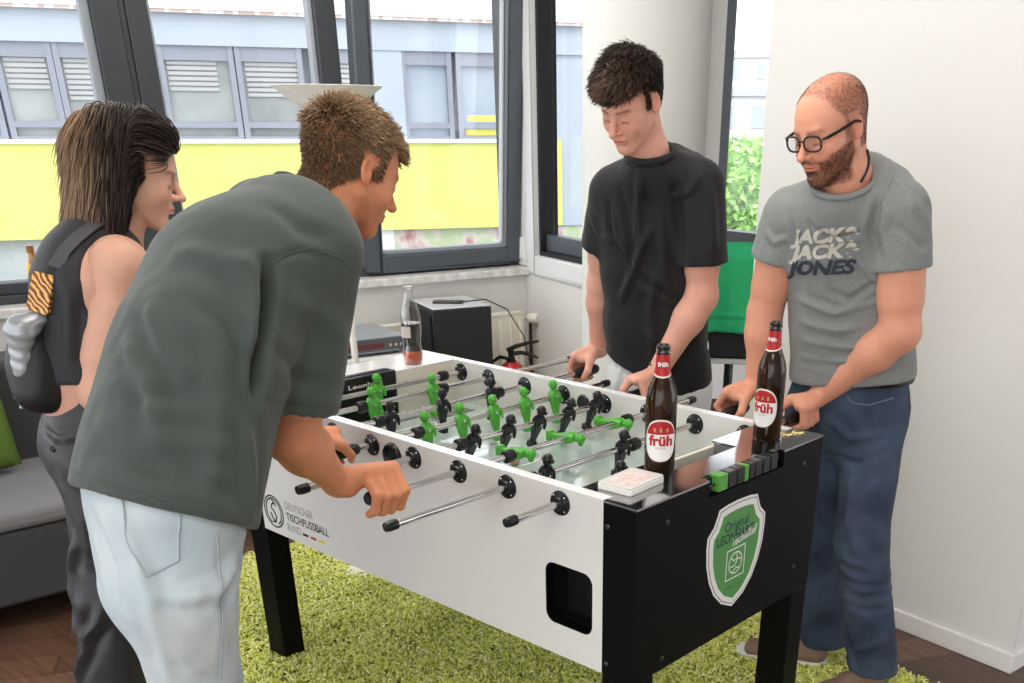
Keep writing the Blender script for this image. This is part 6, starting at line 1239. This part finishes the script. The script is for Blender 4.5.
# short fuzz and beard
HD = hair_mat('short_brown_hair', (0.05, 0.03, 0.02), (0.13, 0.085, 0.06), (0.28, 0.19, 0.13))
def mkD(P):
    x, y, z = P.T; lo_ = np.where(x > 0.02, 0.014+(x-0.02)*1.8, np.where(x > -0.03, 0.004, -0.062)); return (z > lo_) & (x < 0.045+0.35*(z-0.05)) & ~((np.abs(y) > 0.0745) & (x > -0.032) & (x < 0.012) & (z < 0.034)) & (rng.random(len(P)) > 0.75*np.clip((z-0.08)/0.03, 0, 1))
P_, N_ = sample_surface(V, F, mkD, 7000); strands('hair', P_, N_, lambda p: np.tile([0.5, 0, -0.8], (len(p), 1)), np.full(len(P_), 0.0034), 3, 0.00045, HD, pd_, MD, 0, 0.7, 0.3)
def mkB(P):
    x, y, z = P.T; ax_ = np.abs(y); m = (z < -0.036+0.10*np.clip(0.05-x, -0.05, 0.05)) & (x > 0.006) & (z > -0.130); m &= ~((ax_ < 0.027) & (np.abs(z+0.067) < 0.0085) & (x > 0.07)); m &= ~((ax_ < 0.020) & (z > -0.050)); m &= ~((ax_ < 0.058) & (z > -0.052) & (x > 0.035) & (ax_ > 0.022)); return m
P_, N_ = sample_surface(V, F, mkB, 3600); strands('beard', P_, N_, lambda p: np.tile([0.3, 0, -0.9], (len(p), 1)), np.full(len(P_), 0.0042), 3, 0.0005, HD, pd_, MD, 0, 0.6, 0.35, tone=lambda r: 0.25+0*r[:, 0])
# glasses in head space
gl = MB(Matrix.Translation(-Vector(pd_.location)) @ Matrix(((*MD[0][0], MD[1][0]), (*MD[0][1], MD[1][1]), (*MD[0][2], MD[1][2]), (0, 0, 0, 1))))
def lens_pts(y, n=28): return [(0.109-0.16*(abs(y+0.027*math.cos(t)*1.0)-0.012)*0.9, y+0.0265*math.copysign(abs(math.cos(t))**0.75, math.cos(t)), -0.004+0.0185*math.copysign(abs(math.sin(t))**0.75, math.sin(t))) for t in [2*PI*k/n for k in range(n+1)]]
for y in (0.034, -0.034): gl.tube(lens_pts(y), 0.0026, 8, cap=False)
gl.tube([(0.1135, -0.008, 0.004), (0.117, 0, 0.007), (0.1135, 0.008, 0.004)], 0.0022, 8)
gf = gl.build('glasses', mat('black_acetate', (0.008, 0.008, 0.009), 0.25), pd_, angle=80)
for sg in (1, -1):
    g2 = MB(gl.M); g2.tube([(0.098, sg*0.0615, 0.004), (0.090, sg*0.073, 0.0055), (0.050, sg*0.0795, 0.0075), (0.0, sg*0.0845, 0.012), (-0.018, sg*0.085, 0.006), (-0.030, sg*0.083, -0.012)], [0.0034, 0.0042, 0.0042, 0.0038, 0.003, 0.002], 8); g2.build('temple_arm', MATS['black_acetate'], gf)
    g2 = MB(gl.M); p_ = lens_pts(sg*0.034)[:-1]; g2.add([(x-0.0003, y, z) for x, y, z in p_], [tuple(range(len(p_)))]); g2.build('lens', thin_glass('lens_glass', (0.96, 0.97, 0.98), 0.12), gf, smooth=False)
# cord at the neck
cdp = surf_at(bV, bF, [(867, 150), (868, 158), (867, 166), (864, 174), (860, 182)], 0.003); b = MB(Matrix.Translation(-Vector(pd_.location))); b.tube([tuple(p) for p in cdp], 0.0034, 8); b.build('neck_cord', SEAL, pd_, angle=80)
# jeans and shoes
JD = mat('dark_blue_denim', (0.016, 0.027, 0.055), 0.8, noise=(7, (0.060, 0.088, 0.145), 6), bump=(900, 0.3, 0.0006))
hpD = V3(*J(848, 400, 3.0)); hpD = np.array([hpD[0], hpD[1], 0.92]); ankL = V3(0.060, 1.130, 0.085); ankR = V3(-0.155, 1.190, 0.085); knL = J(861, 540, 2.88); knR = J(812, 540, 3.02)
_, DV, DF = trousers('jeans', hpD, sD, (knR, knL), (ankR, ankL), (0.092, 0.076, 0.078), JD, pd_, 1.005, [([(825, 455), (855, 462), (892, 448)], 0.010, -0.005), ([(838, 560), (862, 575), (893, 568)], 0.012, -0.008), ([(838, 578), (865, 592), (893, 588)], 0.012, 0.007), ([(842, 600), (870, 610), (892, 604)], 0.010, -0.006), ([(835, 640), (860, 650), (885, 640)], 0.012, 0.006), ([(850, 480), (848, 520), (858, 556)], 0.014, 0.005), ([(845, 625), (850, 650), (858, 668)], 0.010, -0.006), ([(828, 420), (850, 440), (888, 430)], 0.01, 0.004)], hiprx=(0.160, 0.118))
band('belt', (hpD[0], hpD[1], 0.965), (0, 0, 1), 0.166, 0.124, sD, 0.012, mat('black_leather', (0.012, 0.011, 0.011), 0.4), pd_)
ST2 = mat('pale_jeans_seam', (0.16, 0.20, 0.27), 0.8)
seam('pocket_edge', DV, DF, [(847, 396), (852, 403), (868, 405), (893, 398)], 0.0024, ST2, pd_)
TAN = mat('tan_leather', (0.25, 0.16, 0.11), 0.6, noise=(8, (0.19, 0.12, 0.085)))

shoe('shoe', (-0.118, 1.178), (-0.400, 1.058), TAN, WS, pd_, 0.050, z0=0.012); shoe('shoe', (0.085, 1.16), (-0.04, 0.92), TAN, WS, pd_, 0.050, z0=0.012)

# ================================================================= the woman on the left
pb = empty('person', (-1.10, -0.66, 0), 0, 'person with shoulder-length brown hair in a black sleeveless top and black trousers', 'person')
fB = unit(0.94*RI+0.34*FI); sB = left_of(fB)
HcB = J(132, 172, 2.50); HmB = head_frame(0.95*RI+0.31*FI, 14, 0); nbB = J(112, 245, 2.49)
RSb, LSb = J(120, 268, 2.38), J(98, 258, 2.66); EB, EL_b = J(98, 392, 2.36), J(150, 380, 2.75); HRb = V3(-1.204, -0.14, 0.95); HLb = V3(-1.335, -0.14, 0.95)
stB = [(J(82, 392, 2.47), sB, 0.122, 0.088), (J(81, 372, 2.47), sB, 0.122, 0.088), (J(83, 335, 2.47), sB, 0.125, 0.088), (J(88, 290, 2.48), sB, 0.142, 0.100), (J(93, 262, 2.49), sB, 0.125, 0.082), (J(100, 244, 2.49), sB, 0.085, 0.062)]
VST = mat('charcoal_knit_vest', (0.022, 0.022, 0.026), 0.7, sheen=0.15)
s = SDF()
for (c0, v0, x0, y0), (c1, v1, x1, y1) in zip(stB[:-1], stB[1:]): s.ecap(c0, c1, (x0, y0), (x1, y1), (v0+v1)/2, 0.04, p=2.2)
s.cap(nbB-np.array([0, 0, 0.05]), nbB-np.array([0, 0, 0.005]), 0.060, 0.052, 0.03); s.half(stB[1][0], (0, 0, -1), stB[1][0]-0.25, stB[1][0]+0.25)
s.ecap(stB[1][0]+np.array([0, 0, -0.02]), stB[1][0]+np.array([0, 0, 0.04]), (0.112, 0.078), (0.112, 0.078), sB, 0.0, 'sub', 2.2)
s.ell(RSb+np.array([0, 0, -0.05])-sB*0.035, (0.07, 0.07, 0.135), 0.02, 'sub'); s.ell(LSb+np.array([0, 0, -0.05])+sB*0.035, (0.07, 0.07, 0.135), 0.02, 'sub')
cloth('vest', s, 0.0055, VST, pb, [([(60, 260), (70, 300), (72, 350)], 0.012, 0.004), ([(80, 300), (78, 340), (82, 370)], 0.012, -0.004)], (0.0015, 16), 2)
V, F, T_, W, MBm = headgroup(HcB, HmB, head_sdf(jaw=0.90, face=0.93, fem=True, nose=0.6), nbB-np.array([0, 0, 0.03]), 0.052, 0.84, dict(flush=0.14, lips=(0.82, 0.42, 0.42), brow=(0.25, 0.17, 0.13)), traps=((RSb*0.35+nbB*0.65-np.array([0, 0, 0.03]), 0.045), (LSb*0.35+nbB*0.65-np.array([0, 0, 0.03]), 0.045)))
aR = arm(RSb, EB, HRb+V3(0.0, -0.05, 0.02), (0.050, 0.038, 0.037, 0.024), (0, 0, 1)); aR.ell(RSb+np.array([0, 0, 0.0]), (0.056, 0.056, 0.060), 0.03); aR.cap(RSb, nbB-np.array([0, 0, 0.045]), 0.042, 0.045, 0.03)
GRb = V3(-1.204, -0.20, 0.868); grip(aR, GRb, (0, 1, 0), (-0.2, -0.2, 1), (1, 0, 0.1), GRb+V3(-0.01, -0.06, 0.055), 0.92)
aL = arm(LSb, EL_b, HLb+V3(0.0, -0.10, 0.02), (0.048, 0.038, 0.037, 0.024), (0, 0, 1)); GLb = V3(-1.335, -0.25, 0.868); grip(aL, GLb, (0, 1, 0), (0.2, -0.2, 1), (-1, 0, 0.1), GLb+V3(0.01, -0.06, 0.055), 0.92)
a1 = aR.mesh(0.0055); a2 = aL.mesh(0.0065)
tz = SDF()
for (c0, v0, x0, y0), (c1, v1, x1, y1) in zip(stB[:-1], stB[1:]): tz.ecap(c0, c1, (x0-0.008, y0-0.008), (x1-0.008, y1-0.008), (v0+v1)/2, 0.04, p=2.2)
tz.ecap(stB[1][0], J(84, 405, 2.47), (0.104, 0.072), (0.10, 0.070), sB, 0.03); t_ = tz.mesh(0.009)
bV, bF, bT = merge((W, F, T_), (relax(*a1, 1), a1[1], None), (relax(*a2, 1), a2[1], None), (relax(*t_, 1), t_[1], None)); mesh_obj('body', bV, bF, SK_B, pb, bT)
# long straight hair, brown with lighter ends
HB = hair_mat('long_brown_hair', (0.016, 0.011, 0.010), (0.060, 0.036, 0.026), (0.42, 0.27, 0.17))
s = SDF(); s.ell((-0.018, 0, 0.036), (0.106, 0.086, 0.092), 0.02); s.ell((0.026, 0, 0.032), (0.062, 0.072, 0.072), 0.03)
s.ecap((-0.040, 0, 0.010), (-0.062, 0, -0.150), (0.086, 0.070), (0.094, 0.058), (0, 1, 0), 0.03)
for sg in (1, -1): s.ecap((-0.026, sg*0.068, 0.02), (-0.022, sg*0.078, -0.165), (0.046, 0.022), (0.048, 0.018), (1, 0, 0), 0.02)
s.ell((0.112, 0, -0.060), (0.098, 0.080, 0.128), 0.012, 'sub'); s.half((0.028, 0, 0), (1, 0, -0.9), (-0.3, -0.3, -0.3), (0.3, 0.3, 0.02), 0.02); s.half((0, 0, -0.165), (0.45, 0, -1), (-0.3, -0.3, -0.3), (0.3, 0.3, 0))
v_, f_ = s.mesh(0.004); v_ = relax(v_, f_, 1); hbm = (v_, f_)
tonef = lambda r: 0.20+0.9*np.clip((-r[:, 2]-0.02)/0.16, 0, 1)**1.6*np.clip((0.03-r[:, 0])/0.1+0.35, 0, 1)+0.75*np.clip((-r[:, 0]-0.025)/0.07, 0, 1)+0.8*np.clip((r[:, 0]+0.005)/0.02, 0, 1)*np.clip((-r[:, 2]-0.06)/0.05, 0, 1)
P_, N_ = sample_surface(v_, f_, lambda P: ~((P[:, 0] > 0.034) & (P[:, 2] < 0.052)), 9500)
def flowB(p):
    d = np.stack([-1.5*np.clip((p[:, 0]+0.005)/0.05, 0, 1), 2.2*np.sign(p[:, 1])*np.clip(p[:, 2]-0.075, 0, 1)*10+0*p[:, 1], -1.0+0.85*np.clip((p[:, 0]-0.005)/0.03, 0, 1)], 1); n_ = p-np.array([-0.018, 0, 0.03]); n_ = n_/np.linalg.norm(n_, axis=1)[:, None]; w_ = np.clip((p[:, 2]+0.01)/0.03, 0, 1)[:, None]; d = d-(d*n_).sum(1)[:, None]*n_*w_; return d/np.linalg.norm(d, axis=1)[:, None]
def pushB(p, t): return p
L_ = np.clip(np.minimum(0.10, (P_[:, 2]+0.195)*0.75), 0.012, 0.11)
strands('hair', P_+N_*0.001, N_, flowB, L_, 9, 0.0014, HB, pb, MBm, 0.0, 0.10, 0.05, 0.05, None, tonef)
mesh_obj('hair_base', (v_)@MBm[0].T+MBm[1], f_, HB, [c for c in pb.children if c.name.startswith('hair')][0], hcol(HB, tonef(v_)*0.8))
# trousers: wide black satin
TB = mat('black_satin_trousers', (0.014, 0.013, 0.015), 0.40, sheen=0.1)
hB = J(102, 440, 2.47); hB = np.array([hB[0], hB[1], hB[2]]); kB1 = J(110, 600, 2.38); kB2 = J(125, 590, 2.52); aB1 = V3(kB1[0]-0.03, kB1[1]-0.06, 0.04); aB2 = V3(kB2[0]-0.03, kB2[1]-0.04, 0.04)
j = SDF(); tp = J(84, 368, 2.47); j.ecap(tp, hB, (0.118, 0.084), (0.140, 0.100), sB, 0.05, p=2.2); j.ell(hB-fB*0.020+np.array([0, 0, -0.01]), (0.11, 0.11, 0.10), 0.05)
for a_, b_, c_ in ((hB-sB*0.075, kB1, aB1), (hB+sB*0.075, kB2, aB2)): j.cap(a_-np.array([0, 0, 0.04]), b_, 0.084, 0.074, 0.05); j.cap(b_, c_, 0.074, 0.105, 0.03); j.cyl((c_[0], c_[1], -0.2), (c_[0], c_[1], 0.025), 0.2)
j.half(tp, (0, 0, 1), tp-0.3, tp+0.3)
_, BV, BF = cloth('trousers', j, 0.0065, TB, pb, [([(75, 540), (70, 570), (72, 600)], 0.012, 0.008), ([(60, 620), (80, 640), (105, 620)], 0.012, 0.008), ([(62, 683), (85, 650), (100, 610)], 0.012, 0.010), ([(45, 430), (60, 440), (85, 436)], 0.008, -0.003), ([(60, 480), (80, 520), (90, 560)], 0.015, 0.006)], (0.0025, 14), 2)
btn = surf_at(BV, BF, [(54, 449)], 0.002)[0]; b = MB(Matrix.Translation(-Vector(pb.location)+Vector(btn)) @ rot_between((0, 0, 1), tuple(-CF))); b.lathe([(0.0001, 0.003), (0.006, 0.003), (0.007, 0.001), (0.007, -0.003)], 16); b.build('button', mat('dark_button', (0.03, 0.03, 0.03), 0.2), pb)
for c_ in (aB1, aB2): shoe('shoe', c_-fB*0.06, c_+fB*0.17, mat('black_trainer', (0.02, 0.02, 0.02), 0.5), WS, pb, 0.042, z0=0.001)
# shoulder bag: strap with woven bright clip, black pouch
bg_ = empty('shoulder_bag', tuple(J(40, 365, 2.42)), 0, 'small black bag with pale folded top hanging behind the person in the sleeveless top', 'bag'); BM_ = Matrix.Translation(-Vector(bg_.location))
s = SDF(); c_ = J(40, 365, 2.42); up = np.array([0, 0, 1.0]); s.ecap(J(38, 335, 2.42), J(48, 388, 2.41), (0.055, 0.045), (0.075, 0.050), fB*0.6+sB, 0.03, p=2.4); s.ell(J(35, 372, 2.42), (0.07, 0.05, 0.07), 0.03); V_, F_ = s.mesh(0.006); mesh_obj('pouch', relax(V_, F_, 1), F_, mat('black_bag_leather', (0.010, 0.010, 0.011), 0.5), bg_)
s = SDF(); s.ecap(J(19, 332, 2.37), J(21, 372, 2.37), (0.022, 0.028), (0.014, 0.02), fB+sB, 0.02); s.ecap(J(22, 328, 2.36), J(38, 318, 2.37), (0.022, 0.022), (0.018, 0.018), (0, 0, 1), 0.03); V_, F_ = s.mesh(0.005); V_ = V_+normals(V_, F_)*(0.0010*np.sin(V_[:, 2]*260+V_[:, 0]*90))[:, None]; mesh_obj('shiny_flap', V_, F_, mat('pale_metallic_leather', (0.36, 0.37, 0.39), 0.30, metal=0.3), bg_)
for q0, q1 in (((14, 365), (16, 398)), ((20, 372), (22, 408)), ((25, 374), (24, 404))):
    b = MB(BM_); b.tube([tuple(J(*q0, 2.39)), tuple(J(*q1, 2.39))], [0.0035, 0.005], 8); b.build('tassel', MATS['pale_metallic_leather'], bg_)
def ribbon(pts, w_, wd, th, m, name, par):
    b = MB(BM_); P3 = [Vector(p) for p in pts]; vs = []
    for i, p in enumerate(P3):
        t = (P3[min(i+1, len(P3)-1)]-P3[max(i-1, 0)]).normalized(); a = Vector(wd[i] if isinstance(wd, list) else wd); a = (a-t*a.dot(t)).normalized(); n_ = t.cross(a); vs += [p+a*w_+n_*th, p-a*w_+n_*th, p-a*w_-n_*th, p+a*w_-n_*th]
    b.add(vs, [(4*i+k, 4*i+(k+1) % 4, 4*i+4+(k+1) % 4, 4*i+4+k) for i in range(len(P3)-1) for k in range(4)]+[(0, 1, 2, 3), tuple(4*len(P3)-4+k for k in (3, 2, 1, 0))]); return b.build(name, m, par)
VW = [c for c in pb.children if c.name.startswith('vest')][0]; vV = np.array([v.co for v in VW.data.vertices])+np.array(pb.location); vF = np.array([list(p.vertices) for p in VW.data.polygons])
sp_ = surf_at(vV, vF, [(58, 268), (66, 252), (78, 240), (90, 230), (100, 224)], 0.006)
ribbon([J(44, 322, 2.40), J(50, 292, 2.41)]+sp_, 0.012, tuple(sB*0.3+RI), 0.0018, mat('grey_webbing', (0.07, 0.07, 0.078), 0.6), 'strap', bg_)
wv = bpy.data.materials.new('orange_woven_strap'); wv.use_nodes = True; n_ = wv.node_tree; tx = n_.nodes.new('ShaderNodeTexWave'); tx.inputs['Scale'].default_value = 38; tx.inputs['Distortion'].default_value = 6; tx.bands_direction = 'DIAGONAL'; cr = n_.nodes.new('ShaderNodeValToRGB'); cr.color_ramp.elements[0].color = (0.05, 0.02, 0.01, 1); cr.color_ramp.elements[1].color = (0.85, 0.55, 0.20, 1); e = cr.color_ramp.elements.new(0.5); e.color = (0.62, 0.22, 0.03, 1); tc = n_.nodes.new('ShaderNodeTexCoord')
n_.links.new(tc.outputs['Object'], tx.inputs['Vector']); n_.links.new(tx.outputs[0], cr.inputs[0]); n_.links.new(cr.outputs[0], n_.nodes['Principled BSDF'].inputs['Base Color'])
ribbon([J(38, 312, 2.36), J(41, 295, 2.36), J(45, 274, 2.37)], 0.021, tuple(RI), 0.006, wv, 'patterned_strap_piece', bg_)
b = MB(BM_); c_ = J(55, 307, 2.36); b.tube([tuple(c_+RI*0.013*math.cos(t)+np.array([0, 0, 0.009*math.sin(t)])) for t in np.linspace(0, 2*PI, 21)], 0.0025, 8, cap=False); b.build('buckle_ring', SCREW, bg_)
